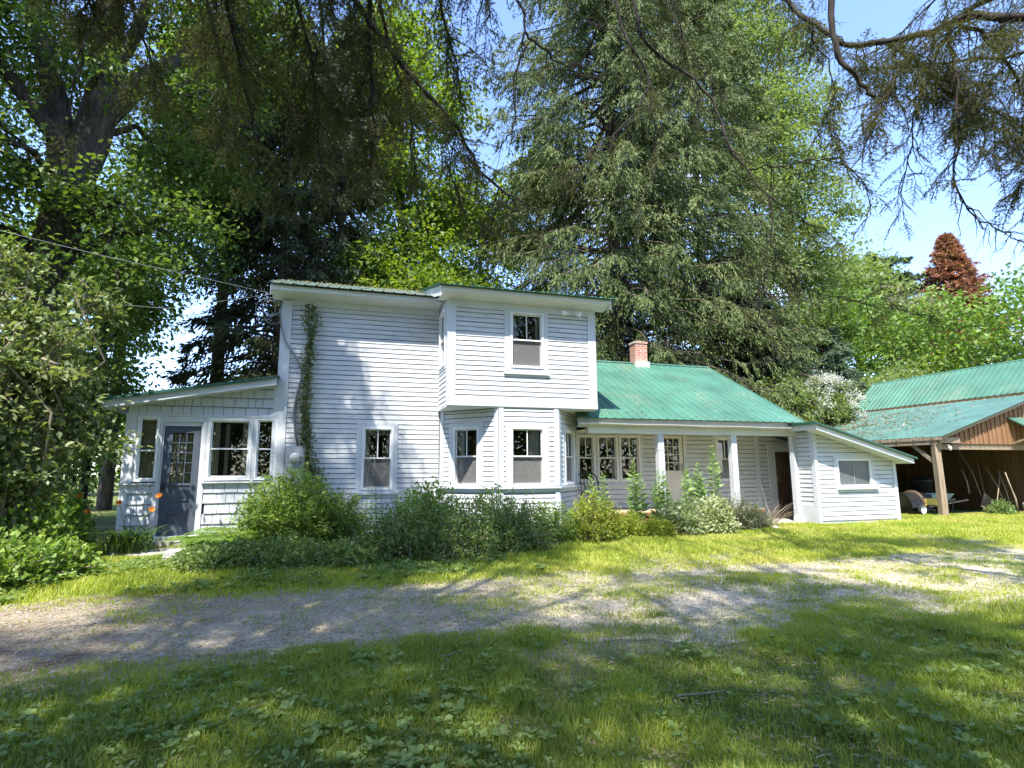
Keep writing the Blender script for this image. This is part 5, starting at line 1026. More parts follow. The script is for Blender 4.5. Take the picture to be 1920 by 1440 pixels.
for i, (x, y, H, R, z0, lab) in enumerate([(-1.9, 19.0, 17.5, 3.3, .8, 'blackish spruce just behind the left end of the two-storey block'), (-.2, 22, 20, 3.4, 1.0, 'dark spruce standing behind the house left of the bright maples')]):
    conifer('spruce_tree', lab, 'tree', (x, y, .27), H, z0, R, 210, 'darkspruce', seed=13 + i, trunk_r=.26, L=.24, W=.06, twn=18, tuf=12, hang=.7)
decid('young_maple', 'dark leafy maple left of the sky gap beside the enclosed porch', 'tree', (-6.8, 19, .27), [(-6.8, 19, .2, .12), (-6.7, 19, 4, .1), (-6.6, 19, 8, .05)], [(-6.9, 19, 4, 1.5, 1.8, 2.2), (-6.6, 19, 7, 1.5, 1.7, 1.8), (-7.6, 18, 2.5, 1.6, 1.5, 1.6)], 330, 34, .15, 'maple', seed=15, csz=.35)
decid('young_maple', 'low dark maple peeking over the enclosed porch roof', 'tree', (-3.2, 18.0, .27), [(-3.2, 18, .2, .09), (-3.2, 18, 3.4, .05)], [(-3.4, 18.2, 3.0, 1.6, 1.1, 1.3), (-2.2, 18.2, 3.6, 1.1, 1, 1.2)], 170, 34, .13, 'maple', seed=16, csz=.3)
decid('bright_maple', 'tall sunlit yellow-green maple behind the upper storey', 'tree', (2.6, 24.5, .27), [(2.6, 24.5, .1, .32), (2.5, 24.5, 8, .24), (2.3, 24.4, 15, .15), (2.2, 24.4, 20, .06)],
      [(2.6, 24, 11.2, 2.8, 2.2, 1.9), (1.2, 24, 14.6, 2.4, 2.2, 2), (4.4, 24.2, 13.6, 1.8, 2, 1.7), (2.4, 24.4, 18.2, 3.2, 2.6, 2.6), (-.2, 24.6, 18, 2.2, 2.2, 2.4), (3.8, 23.6, 9.2, 2.2, 1.6, 1.3), (2.0, 25, 22, 2.6, 2.4, 2.2), (.4, 23.8, 10.4, 1.4, 1.4, 1.2)], 620, 62, .21, 'bright', seed=17, csz=.5, sub=4, droop=.45)
decid('bright_maple', 'lower sunlit yellow-green maple just above the main roof', 'tree', (.6, 21.0, .27), [(.6, 21, .1, .2), (.7, 21, 6, .14), (.8, 21, 9, .06)], [(1.2, 21, 7.8, 1.5, 1.3, 1.1), (2.6, 21.2, 8.6, 1.4, 1.3, 1.0), (.4, 21.4, 9.2, 1.2, 1.2, .9)], 150, 36, .20, 'bright', seed=18, csz=.42, droop=.45)
decid('bright_maple', 'slim green maple between the dark spruce and the sunlit maple', 'tree', (-1.4, 25.5, .27), [(-1.4, 25.5, .1, .22), (-1.4, 25.5, 9, .15), (-1.2, 25.5, 16, .06)], [(-1.6, 25, 14.5, 2.2, 2, 2.4), (-3.4, 25.5, 17.5, 2.2, 2, 2.2), (-1.2, 25.5, 19.5, 2.4, 2, 2.2), (-4.6, 26, 13, 1.8, 2, 2), (-5.4, 26, 20, 3, 2.4, 2.4)], 420, 40, .24, 'bright', seed=19, csz=.5, droop=.4)
decid('bright_maple', 'sunlit maple filling the gap left of the huge spruce', 'tree', (6.8, 27, .27), [(6.8, 27, .1, .26), (6.8, 27, 8, .18), (6.6, 27, 13, .08)], [(6.0, 27, 10.4, 2.2, 2, 1.7), (8.2, 27, 13.4, 2.2, 2, 1.8), (5.4, 27, 14.0, 2.0, 2, 1.7), (8.4, 27, 9.4, 2.2, 2, 1.7), (6.6, 27, 7.6, 2.4, 2, 1.5), (10, 27, 17, 2.4, 2, 2)], 470, 56, .2, 'bright', seed=61, csz=.45, droop=.4)
decid('young_maple', 'tall dark maple behind the thin conifer at the left sky gap', 'tree', (-8.2, 25, .27), [(-8.2, 25, .1, .26), (-8.2, 25, 7, .18), (-7.4, 25, 13, .07)], [(-6.8, 25, 13.4, 2.4, 2, 2.0), (-4.4, 25, 12.6, 1.9, 1.6, 1.7), (-9.4, 24, 10, 2.4, 2, 2.4), (-9.8, 24, 5.6, 2.4, 2, 2.4), (-6.2, 25, 16.6, 2.6, 2, 1.8), (-7.8, 24.6, 7.6, 1.3, 1.4, 2.0)], 460, 52, .2, 'maple', seed=62, csz=.42)
decid('green_maple', 'mid green leafy tree filling the dark gap between the huge spruce and the barn trees', 'tree', (22.0, 25.5, .27), [(22, 25.5, .1, .26), (22, 25.5, 6, .16)], [(20.4, 25.5, 10.4, 2.4, 2, 2.2), (23.4, 25.4, 9.0, 2.4, 2, 2), (26.6, 25.2, 9.8, 2.4, 2, 2), (21.6, 25, 7.0, 2.4, 2, 1.6)], 420, 50, .2, 'maple', seed=63, csz=.42)
conifer('spruce_tree', 'huge grey-green spruce towering behind the green porch roof', 'tree', (11.95, 22.6, .27), 33, 4.2, 7.3, 470, 'spruce', seed=20, trunk_r=.46, L=.19, W=.045, twn=31, tuf=25, hang=.9, prof=.42, droop=.42, top=.25)
conifer('spruce_tree', 'second grey-green spruce right of and behind the huge one', 'tree', (17.0, 23.0, .27), 27, 3.0, 5.8, 300, 'spruce', seed=24, trunk_r=.36, L=.2, W=.05, twn=24, tuf=22, hang=.8, prof=.5, droop=.4, top=.22)
decid('poplar_tree', 'very tall light green poplar right of the big spruces', 'tree', (26.2, 27, .27), [(26.2, 27, .1, .4), (26.4, 27, 12, .28), (26.8, 27, 24, .15), (27, 27, 31, .05)],
      [(25.6, 27, 28.5, 3.2, 2.8, 3), (27.4, 27, 24.5, 3.6, 3, 3), (25.5, 27, 20.5, 3.6, 3, 2.8), (28.3, 27, 18.5, 3.2, 2.8, 2.8), (26, 27, 15, 3.4, 3, 2.6), (28.8, 27, 13.4, 2.6, 2.6, 2.2), (24, 27, 24.4, 3, 2.8, 3), (25, 27, 33, 3, 2.4, 3), (22.6, 27.4, 29.5, 3, 2.4, 3), (23.2, 26.8, 18.5, 2.6, 2.4, 3), (22.6, 26.8, 13.5, 2.4, 2.4, 2.6)], 1000, 62, .20, 'poplar', seed=25, csz=.5, sub=4)
conifer('hemlock_tree', 'dark drooping hemlock behind the ridge end of the porch roof', 'tree', (16.2, 19.8, .27), 9.0, .6, 3.3, 170, 'darkspruce', seed=26, trunk_r=.2, L=.2, W=.06, twn=20, tuf=12, hang=.6)
conifer('hemlock_tree', 'dark green hemlock between the porch roof and the barn', 'tree', (20.6, 22.5, .27), 10.0, .6, 3.6, 170, 'pine', seed=27, trunk_r=.2, L=.22, W=.06, twn=20, tuf=12, hang=.6)
conifer('hemlock_tree', 'dark bluish hemlock just left of the barn ridge', 'tree', (25.0, 24.0, .27), 9.4, .6, 3.8, 170, 'pine', seed=28, trunk_r=.2, L=.22, W=.06, twn=20, tuf=12, hang=.5)
conifer('hemlock_tree', 'low dark hemlock directly behind the brick chimney', 'tree', (12.0, 18.6, .27), 6.6, .4, 2.4, 130, 'darkspruce', seed=29, trunk_r=.16, L=.2, W=.06, twn=18, tuf=11, hang=.6)
for i, (x, y, h, r, lab) in enumerate([(14.6, 17.5, 4.6, .9, 'pale green maple sapling beside the right slope of the porch roof'), (16.3, 17.8, 5.2, 1.1, 'taller pale green maple sapling between roof slope and white shrub'), (17.6, 18.6, 5.3, 1.0, 'leafy light green sapling just left of the white flowering shrub')]):
    decid('maple_sapling', lab, 'tree', (x, y, .27), [(x, y, .2, .05), (x, y, h * .7, .03)], [(x, y, h * .82, r, r * .9, h * .2), (x - .4, y, h * .6, r * .9, r * .8, h * .2), (x + .3, y, h * .55, r * .9, r, h * .25)], 110, 30, .15, 'poplar', seed=30 + i, csz=.26, twig=.008)
lil = decid('flowering_shrub', 'round shrub covered in creamy white blossom left of the barn roof', 'shrub', (19.2, 18.4, .27), [(19.2, 18.4, .2, .06), (19.2, 18.4, 2.6, .04)], [(19.2, 18.3, 4.0, 1.0, 1.0, 1.15), (19.6, 18.2, 3.3, .9, .9, .9)], 130, 26, .13, 'poplar', seed=34, csz=.2)
rng = np.random.default_rng(35); u = unit(rng.normal(size=(150, 3)) * 1.2 + np.array([-.2, -.5, .5])); cc = np.array([19.15, 18.2, 3.9]) + u * np.array([1.35, 1.1, 1.5]); ci = np.repeat(rng.choice(150, 75, replace=False), 52)
foliage('blossom', cc[ci] + rng.normal(size=(3900, 3)) * np.array([.08, .08, .08]), rng.normal(size=(3900, 3)) + u[ci], .06, .05, LM['white'], lil, rng)
# farther right
conifer('red_conifer', 'dying conifer with rusty red needles against the sky', 'tree', (48.2, 32.5, .27), 21.0, 10.5, 4.6, 430, 'rust', seed=36, trunk_r=.35, L=.36, W=.10, twn=12, tuf=6, hang=.1, prof=.9, droop=.05, top=.02)
conifer('white_pine', 'blue-green pine just left of the red conifer', 'tree', (45.5, 36, .27), 20.5, 6, 4.6, 120, 'pine', seed=37, trunk_r=.35, L=.45, W=.12, twn=16, tuf=12, hang=.0, prof=.5, droop=.0)
decid('far_tree', 'pale green round topped tree right of the poplar', 'tree', (41.5, 36, .27), [(41.5, 36, .1, .35), (41.5, 36, 10, .25), (41.5, 36, 16, .1)], [(41, 36, 17.5, 3.6, 3, 3), (44, 36, 16.5, 3, 3, 2.6), (39.5, 35, 13.4, 3.2, 3, 2.8), (45, 35, 12.8, 3.4, 3, 2.6)], 430, 34, .34, 'poplar', seed=38, csz=.7)
decid('bare_tree', 'half bare pale branched tree between the round topped tree and the pine', 'tree', (40.0, 31, .27), [(40, 31, .1, .25), (40.4, 31, 8, .18), (41.2, 31, 14, .06)], [(40.8, 31, 13.6, 3.2, 2.4, 2.6), (39.4, 31, 11, 2, 2, 2)], 70, 14, .28, 'poplar', bark='twig', seed=39, sub=16, twig=.03)
for i, (x, y, z, r, lab) in enumerate([(33.5, 26.5, 6.4, 3.4, 'feathery light green sumac above the barn ridge, left part'), (38.5, 27.5, 7.6, 3.8, 'feathery bright green sumac above the middle of the barn ridge'), (43.5, 27.0, 8.6, 3.8, 'tall spreading green sumac under the red conifer'), (48.0, 28.5, 7.4, 3.8, 'green sumac at the right edge above the barn')]):
    decid('sumac_tree', lab, 'tree', (x, y, .27), [(x, y, .2, .14), (x, y, z * .7, .08)], [(x, y, z, r, r * .7, r * .45), (x - 1.6, y, z - 1.6, r * .9, r * .6, r * .45), (x + 1.8, y, z - 1.7, r * .9, r * .6, r * .45), (x, y - .5, z - 3.4, r * 1.2, r * .7, r * .5)], 620, 34, .19, 'poplar' if i != 1 else 'bright', seed=40 + i, csz=.5, droop=.5)
# trees behind the viewer (only seen mirrored in the windows)
for i, (x, y, h) in enumerate([(-9, -16, 11), (3, -18, 12), (14, -15, 10)]):
    decid('yard_tree', ['leafy yard tree behind the viewer, left of the three', 'leafy yard tree behind the viewer, middle of the three', 'leafy yard tree behind the viewer, right of the three'][i], 'tree', (x, y, 0), [(x, y, 0, .3), (x, y, h * .6, .15)], [(x, y, h * .7, 4, 4, 3), (x + 2, y, h * .45, 3.4, 3, 2.4), (x - 2.4, y, h * .4, 3.4, 3, 2.4)], 200, 22, .4, 'maple', seed=50 + i, csz=.9)
# far-off woods closing the low gaps
vn_ = lambda u, v: .5 + .25 * np.sin(u * 2.1 + np.sin(v * 1.3) * 2) + .25 * np.sin(v * 2.3 + np.sin(u * 1.7) * 2)
rng = np.random.default_rng(60); n = 90000
a = rng.uniform(-1.1, 1.25, n); d = rng.uniform(38, 46, n) + 0 * a; hmax = 5.8 + 1.2 * np.sin(a * 9) + 1.0 * np.sin(a * 23 + 1) + .6 * np.sin(a * 57) + 6.5 * smooth(.62, .9, a) * 1.1 + .0
P = np.stack([d * np.sin(a) + 4, d * np.cos(a) + 6, .3 + hmax * rng.beta(1.6, 1.1, n)], 1)
V, F = leaf_arrays(P, rng.normal(size=(n, 3)) + np.array([0, -.4, .1]), rng.uniform(.2, .45, n), .24, rng, flat=1.)
o = fast_mesh('distant_woods', V, F, LM['shrub2'], None, np.repeat(np.clip(.4 * rng.random(n) + .5 * vn_(a * 12, P[:, 2] * 1.2), 0, 1), 4)); tag(o, 'dark far woods closing the view low behind the house', 'woods', kind='stuff')

n = 85000; a = rng.uniform(1.9, 4.4, n); d = rng.uniform(22, 28, n); P = np.stack([d * np.sin(a), d * np.cos(a), .2 + (15 + 3 * np.sin(a * 13)) * rng.beta(1.4, 1.1, n)], 1)
V, F = leaf_arrays(P, rng.normal(size=(n, 3)), rng.uniform(.2, .45, n), .25, rng, flat=1.); o = fast_mesh('rear_woods', V, F, LM['maple'], None, np.repeat(rng.random(n), 4)); tag(o, 'woods behind the viewer mirrored in the windows', 'woods', kind='stuff')

# ================================================================== PLANTS ROUND THE HOUSE
for i, (x, y, h, r, ncl, lab) in enumerate([
    (-4.7, 10.9, 4.9, 1.15, 150, 'tall pale-leaved lilac shrub with crooked grey stems left of the porch'),
    (-4.5, 10.3, 3.5, .75, 90, 'arching lilac shrub nearest the porch corner'),
    (-5.9, 12.2, 6.0, 1.5, 190, 'tallest lilac shrub at the foot of the old maple'),
    (-5.2, 9.6, 3.2, .9, 100, 'lilac shrub at the left edge of the picture with broad sunlit leaves')]):
    r_ = np.random.default_rng(70 + i); bl = []
    for k in range(11):
        z = h * (.28 + .68 * (k + r_.random()) / 11); q = r * (1.05 - .5 * abs(z / h - .55)); t = r_.uniform(0, 2 * PI); d = q * r_.uniform(.2, .85); bl.append((x + d * math.cos(t), y + d * math.sin(t), z, r * .42, r * .42, r * .3))
    lm = [[(x + r_.normal() * .15, y + r_.normal() * .1, .2, .035)] + [(x + r_.normal() * .28 * (1 + j * .3), y + r_.normal() * .25, .2 + h * .22 * (j + 1), .03 - .006 * j) for j in range(4)] for _ in range(6)]
    decid('lilac_shrub', lab, 'shrub', (x, y, .25), lm[0], bl, int(ncl * 1.5), 26, .11, 'shrub', bark='twig', csz=.17, seed=70 + i, limbs=lm[1:], twig=.005, sub=2, droop=.2)
for i, (c, r, ns, pr, L, lab) in enumerate([
    ((-4.05, 8.9), (.85, .6, .75), 70, 30, .09, 'low sunlit leafy undergrowth at the left edge beside the drive'),
    ((-3.7, 9.5), (.6, .5, .55), 60, 30, .09, 'low broad-leaved undergrowth between the left shrubs and the daylilies'),
    ((-4.4, 10.2), (.9, .8, 1.3), 60, 34, .10, 'waist-high leafy undergrowth under the left lilacs'),
    ((-4.35, 11.6), (.45, .5, 1.2), 50, 34, .10, 'dark leafy undergrowth against the porch corner')]):
    bush('undergrowth', lab, 'plant', c, r, ns, pr, L, 'shrub2', seed=80 + i, asp=.6, fill=600)
# daylily clump
def blades(P, A, Ln, w, rng, arch=.9, up=1.2, k=6):
    """arching strap leaves as ribbons"""
    n = len(P); t = np.linspace(0, 1, k); d = np.stack([np.cos(A), np.sin(A), 0 * A], 1); s = np.stack([-np.sin(A), np.cos(A), 0 * A], 1)
    h = Ln[:, None] * t; rad = h * (.25 + .55 * t) * arch; z = Ln[:, None] * up * (t - .62 * arch * t ** 2.3)
    C = P[:, None] + d[:, None] * rad[..., None]; C[..., 2] += z; wd = (w * np.sin(np.clip(t * .92 + .08, 0, 1) * PI) ** .6)[None, :, None] * s[:, None] / 2
    V = np.stack([C - wd, C + wd], 2).reshape(-1, 3); b = (np.arange(n) * k * 2)[:, None, None] + (np.arange(k - 1) * 2)[None, :, None]
    F = (b + np.array([0, 1, 3, 2])[None, None]).reshape(-1, 4); return V, F, k * 2
lily = thing('daylily', 'clump of orange daylilies with arching strap leaves by the slate blue door', 'flower', (-3.25, 11.25, .27)); rng = np.random.default_rng(90); n = 190
P = np.array([-3.28, 11.25, .26]) + rng.normal(size=(n, 3)) * np.array([.16, .13, 0]); V, F, q = blades(P, rng.uniform(0, 2 * PI, n), rng.uniform(.45, .85, n), .022, rng); fast_mesh('leaves', V, F, LM['lilyleaf'], lily, np.repeat(rng.random(n), q))
for i, e in enumerate([(-4.0, 11.15, 1.23), (-3.86, 11.1, .98), (-3.42, 11.05, 1.12), (-2.85, 11.1, 1.22), (-2.92, 11.0, 1.0)]):
    e = np.array(e); st = tubes('flower_stem', [(curve((-3.28, 11.2, .3), e, .12, 7), np.linspace(.006, .004, 7))], M['stem'], lily)
    dv = unit(np.array([rng.uniform(-.3, .3), -.7, .5])); k = 7; A = np.arange(k) / k * 2 * PI; a_ = unit(np.cross(dv, [0, 0, 1.])); b_ = np.cross(dv, a_)
    D = dv * .75 + a_ * np.cos(A)[:, None] + b_ * np.sin(A)[:, None]; foliage('flower', np.repeat(e[None], k, 0), D, .07, .036, LM['orange'], st, rng, nrm=np.repeat(dv[None], k, 0))
    P = e + rng.normal(size=(4, 3)) * .03; foliage('bud', P, np.repeat(dv[None], 4, 0) + rng.normal(size=(4, 3)) * .4, .05, .015, LM['yellow'], st, rng)
# big rounded bush and its neighbours
bush('rounded_bush', 'big rounded green bush in front of the meter box', 'bush', (-.72, 10.95), (1.15, .85, 1.42), 240, 64, .07, 'shrub2', seed=100, asp=.42, lo=.35, fill=5500, upright=.9)
bush('rounded_bush', 'darker right half of the bushes left of the first ground floor window', 'bush', (.08, 11.0), (.66, .6, 1.05), 110, 54, .065, 'shrub2', seed=101, asp=.42, lo=.3, fill=1800)
for i, (c, r, lab) in enumerate([((-1.55, 9.5), (.7, .65, .36), 'low ferny weeds at the left foot of the rounded bush'), ((-.7, 9.5), (.9, .7, .40), 'low leafy weeds in front of the rounded bush'), ((.2, 9.5), (.7, .7, .34), 'low leafy weeds at the right foot of the rounded bush'), ((-2.05, 10.0), (.3, .3, .2), 'little weed patch beside the pale round rock')]):
    bush('weed_patch', lab, 'plant', c, r, 110, 34, .06, 'weed', seed=104 + i, asp=.55, fill=1800)
def fern(label, c, n, L, seed):
    rng = np.random.default_rng(seed); z = float(gh(*c)); o = thing('fern', label, 'fern', (c[0], c[1], z)); Pp = []; Dd = []; Ll = []; paths = []
    for i in range(n):
        a = rng.uniform(0, 2 * PI); l = L * rng.uniform(.7, 1.1); t = np.linspace(0, 1, 16)[:, None]; d = np.array([math.cos(a), math.sin(a), 0]); s = np.array([-d[1], d[0], 0]); c0 = np.array([c[0], c[1], z])
        C = c0 + d * l * .8 * t; C[:, 2] += (l * (1.0 * t - .7 * t ** 2))[:, 0]; paths.append((C[::3], np.linspace(.004, .002, 6)))
        for k in range(2, 16):
            w = .17 * L / .7 * math.sin(PI * min(1, (16 - k) / 15)) + .015
            for m in (-1, 1):
                for h in (.0, .5): Pp.append(C[k] + (C[k] - C[k - 1]) * h); Dd.append(s * m + d * .35 + np.array([0, 0, -.15])); Ll.append(w)
    tubes('stems', paths, M['stem'], o, 4); foliage('fronds', np.array(Pp), np.array(Dd), np.array(Ll), .022, LM['fern'], o, rng, nrm=np.array([[0, 0, 1.]]) + rng.normal(size=(len(Pp), 3)) * .15)
fern('yellow-green fern spreading beside the slate blue door step', (-2.0, 11.0), 26, .8, 110)
fern('taller yellow-green fern rising at the left side of the rounded bush', (-1.55, 11.0), 26, 1.05, 111)
fern('small fern between the step and the weeds', (-1.9, 10.5), 18, .6, 112)
# border before the main wall and the bay
for i, (nm, c, r, ns, pr, L, mt, lab) in enumerate([
    ('border_bush', (1.75, 11.0), (.85, .7, 1.22), 90, 44, .07, 'fern', 'leafy green border bush right of the first ground floor window'),
    ('border_bush', (1.05, 9.9), (.8, .8, .92), 90, 44, .055, 'blue', 'dark bluish bush under the first ground floor window'),
    ('border_bush', (2.05, 9.55), (1.0, .85, .95), 120, 46, .05, 'blue', 'wide bluish green bush in front of the bay window'),
    ('border_bush', (3.05, 9.9), (.9, .75, .90), 120, 46, .05, 'blue', 'bluish bush reaching to the right foot of the bay'),
    ('border_bush', (2.9, 10.8), (.7, .5, 1.1), 60, 40, .055, 'shrub2', 'lighter green bush close to the bay wall'),
    ('border_bush', (4.0, 10.5), (.65, .6, .78), 80, 44, .05, 'shrub2', 'olive green bush at the right corner of the bay'),
    ('golden_bush', (4.9, 10.5), (.7, .6, .95), 120, 50, .05, 'yellow', 'yellow-green golden bush right of the bay'),
    ('golden_bush', (5.75, 10.7), (.42, .38, .52), 80, 40, .045, 'yellow', 'small golden bush before the red-brown porch skirt'),
    ('golden_bush', (6.35, 10.55), (.45, .35, .42), 70, 36, .05, 'yellow', 'low yellow-green plant left of the pale clump'),
    ('golden_bush', (.35, 11.2), (.2, .2, .42), 40, 30, .045, 'yellow', 'small yellow plant at the foot of the main wall'),
    ('variegated_plant', (7.0, 10.75), (.62, .5, .72), 90, 40, .09, 'pale', 'pale cream and green hosta clump before the left porch post'),
    ('variegated_plant', (7.9, 10.9), (.62, .5, .82), 90, 40, .08, 'pale', 'pale leafy clump between the two porch posts'),
    ('lavender_shrub', (8.75, 11.05), (.52, .45, .80), 130, 50, .04, 'lav', 'grey-green feathery shrub below the second porch post'),
    ('lavender_shrub', (9.25, 11.15), (.4, .4, .55), 90, 40, .04, 'lav', 'lower grey-purple shrub beside the concrete pad')]):
    bush(nm, lab, 'bush' if 'plant' not in nm else 'plant', c, r, ns, pr, L, mt, seed=120 + i, asp=.55 if mt != 'lav' else .3, fill=2200, lo=.2)
def milkweed(label, c, h, n=1, seed=0, L=.15, mat='milkweed', lean=.05, spr=.1, name='milkweed'):
    rng = np.random.default_rng(seed); z = float(gh(*c)); o = thing(name, label, 'plant', (c[0], c[1], z)); paths = []; Pp = []; Dd = []; Ll = []
    for i in range(n):
        b = np.array([c[0], c[1], z]) + np.append(rng.normal(size=2) * spr, 0); hh = h * rng.uniform(.8, 1.02) if i else h; e = b + np.array([rng.normal() * lean, rng.normal() * lean, hh]); C = curve(b, e, 0, 8, rng, .008); paths.append((C, np.linspace(.009, .004, 8)))
        m = int(hh / .058)
        for k in range(m):
            t = .12 + .88 * k / m; p = b + (e - b) * t; a = k * PI / 2 + rng.normal() * .25
            for w in (0, PI): Pp.append(p); Dd.append([math.cos(a + w), math.sin(a + w), .32 + .9 * max(0, t - .75) * 3]); Ll.append(1.15 * L * (1.0 - .65 * max(0, t - .65) / .35) * rng.uniform(.8, 1.1))
    tubes('stems', paths, M['stem'], o, 5); foliage('leaves', np.array(Pp), np.array(Dd, float), np.array(Ll), np.array(Ll) * .40, LM[mat], o, rng, nrm=np.array([[0, -.5, .8]]) + rng.normal(size=(len(Pp), 3)) * .45)
for i, (c, h, n, lab) in enumerate([((5.45, 11.1), 1.28, 2, 'leafy milkweed nearest the black porch chair'), ((6.35, 11.1), 1.58, 3, 'tall milkweed under the middle porch windows'), ((6.62, 11.15), 1.1, 2, 'shorter milkweed just right of the tall one under the porch windows'), ((6.95, 11.1), 1.36, 3, 'milkweed left of the first porch post'), ((7.9, 11.2), 1.52, 4, 'milkweed in front of the cream porch door'), ((8.55, 11.3), 1.92, 1, 'tallest milkweed, right of the cream porch door'), ((7.55, 11.2), 1.4, 1, 'milkweed hugging the first porch post')]):
    milkweed(lab, c, h, n, 140 + i, L=.19)
for i, (c, h, n, lab) in enumerate([((.62, 10.9), 1.12, 3, 'upright leafy stems left of the first ground floor window'), ((1.0, 11.0), 1.05, 3, 'upright leafy stems under the first ground floor window'), ((4.0, 11.1), 1.02, 2, 'thin weed stems before the right corner of the bay')]):
    milkweed(lab, c, h, n, 150 + i, L=.075, mat='blue', name='tall_weed', spr=.12)
rng = np.random.default_rng(155); o = thing('dry_stalks', 'tuft of dry brown flower stalks leaning beside the concrete pad', 'plant', (9.7, 11.2, .27)); n = 46
tubes('stalks', [(curve((9.65 + rng.normal() * .1, 11.2 + rng.normal() * .08, .27), (9.95 + rng.normal() * .32, 11.1 + rng.normal() * .2, .6 + rng.random() * .3), .05, 4), [.005, .004, .003, .002]) for _ in range(n)], M['oldwood'], o, 4)
# climbing vine on the main wall
vine = thing('climbing_vine', 'narrow green vine climbing the main wall beside the meter box', 'vine', (-.66, 12.5, .27)); rng = np.random.default_rng(160)
Vp = np.array([(-.3, 12.5, .9), (-.42, 12.5, 1.4), (-.58, 12.5, 1.9), (-.62, 12.5, 2.4), (-.68, 12.5, 3.0), (-.66, 12.5, 3.8), (-.62, 12.5, 4.4), (-.66, 12.5, 5.15)]); paths = []
for k in range(4): paths.append((Vp + rng.normal(size=Vp.shape) * np.array([.03, .01, .02]) + np.array([k * .04 - .06, 0, 0]), np.linspace(.012, .004, 8)))
tubes('stems', paths, M['twig'], vine, 5); n = 1700; t = rng.random(n) ** .85 * 7; i = np.minimum(t.astype(int), 6); p = Vp[i] + (Vp[i + 1] - Vp[i]) * (t - i)[:, None]; wv = .05 + .05 * (t < 2.2) + .03 * (t > 6.2) + .02 * np.sin(t * 5)
foliage('leaves', p + rng.normal(size=(n, 3)) * np.stack([wv, np.full(n, .03), np.full(n, .05)], 1) + np.array([0, -.02, 0]), rng.normal(size=(n, 3)) * np.array([1, .6, .6]) + np.array([0, -.5, -.5]), rng.uniform(.05, .09, n), .05, LM['vine'], vine, rng)
bush('weed_patch', 'leafy weeds around the white bucket in the barn mouth', 'plant', (18.45, 11.9), (.5, .3, .5), 50, 26, .07, 'weed', seed=170, asp=.5, fill=300)

# ================================================================== GROUND
def axis_(lo, hi, a, b, st):
    c = np.arange(a, b + 1e-6, st); l = []; v = a; s = st
    while v > lo: s *= 1.35; v -= s; l.append(max(v, lo))
    r = []; v = b; s = st
    while v < hi: s *= 1.35; v += s; r.append(min(v, hi))
    return np.array(l[::-1] + list(c) + r)
gx_ = axis_(-400, 400, -8, 24, .16); gy_ = axis_(-400, 400, 0, 15, .16); XX, YY = np.meshgrid(gx_, gy_); ZZ = gh(XX, YY)
w = len(gx_); ii, jj = np.meshgrid(np.arange(w - 1), np.arange(len(gy_) - 1)); b = (jj * w + ii).ravel(); F = np.stack([b, b + 1, b + w + 1, b + w], 1)
def ground_mat():
    m, nt = newmat('lawn_soil'); L = nt.links; tc = N(nt, 'ShaderNodeTexCoord')
    n1 = N(nt, 'ShaderNodeTexNoise', Scale=.9, Detail=7., Roughness=.65); L.new(tc.outputs['Object'], n1.inputs['Vector']); n2 = N(nt, 'ShaderNodeTexNoise', Scale=28., Detail=6., Roughness=.7); L.new(tc.outputs['Object'], n2.inputs['Vector'])
    a = ramp(nt, [(.36, (.085, .12, .03)), (.5, (.13, .17, .04)), (.66, (.30, .26, .17))], n1.outputs[0]); c = ramp(nt, [(.3, (.4, .4, .4)), (.7, (1.35, 1.35, 1.3))], n2.outputs[0])
    x = N(nt, 'ShaderNodeMix', data_type='RGBA', blend_type='MULTIPLY'); x.inputs[0].default_value = 1; L.new(a, x.inputs[6]); L.new(c, x.inputs[7])
    sx = N(nt, 'ShaderNodeSeparateXYZ'); L.new(tc.outputs['Object'], sx.inputs[0])
    def mr(src, a0, a1):
        q = N(nt, 'ShaderNodeMapRange'); q.inputs[1].default_value = a0; q.inputs[2].default_value = a1; L.new(src, q.inputs[0]); return q.outputs[0]
    def ma(op, a_, b_):
        q = N(nt, 'ShaderNodeMath', operation=op)
        for k_, v_ in ((0, a_), (1, b_)):
            if isinstance(v_, float): q.inputs[k_].default_value = v_
            else: L.new(v_, q.inputs[k_])
        return q.outputs[0]
    dirt = ma('MULTIPLY', ma('MULTIPLY', mr(sx.outputs[1], 4.1, 5.4), mr(sx.outputs[1], 9.2, 7.8)), mr(sx.outputs[0], -1., 2.2)); n4 = N(nt, 'ShaderNodeTexNoise', Scale=1.9, Detail=8., Roughness=.7); L.new(tc.outputs['Object'], n4.inputs['Vector'])
    dm = ramp(nt, [(.62, (0, 0, 0)), (.98, (1, 1, 1))], ma('MULTIPLY_ADD' if False else 'ADD', ma('MULTIPLY', dirt, .6), n4.outputs[0]))
    x2 = N(nt, 'ShaderNodeMix', data_type='RGBA'); L.new(dm, x2.inputs[0]); L.new(x.outputs[2], x2.inputs[6]); x3 = N(nt, 'ShaderNodeMix', data_type='RGBA', blend_type='MULTIPLY'); x3.inputs[0].default_value = 1; x3.inputs[6].default_value = (.40, .355, .29, 1); L.new(c, x3.inputs[7]); L.new(x3.outputs[2], x2.inputs[7]); x = x2
    p = N(nt, 'ShaderNodeBsdfPrincipled', Roughness=.95); p.inputs['Specular IOR Level'].default_value = .1; L.new(x.outputs[2], p.inputs['Base Color']); bm = N(nt, 'ShaderNodeBump', Strength=1., Distance=.03); L.new(n2.outputs[0], bm.inputs['Height']); L.new(bm.outputs[0], p.inputs['Normal'])
    o = N(nt, 'ShaderNodeOutputMaterial'); L.new(p.outputs[0], o.inputs[0]); return m
M['lawn'] = ground_mat()
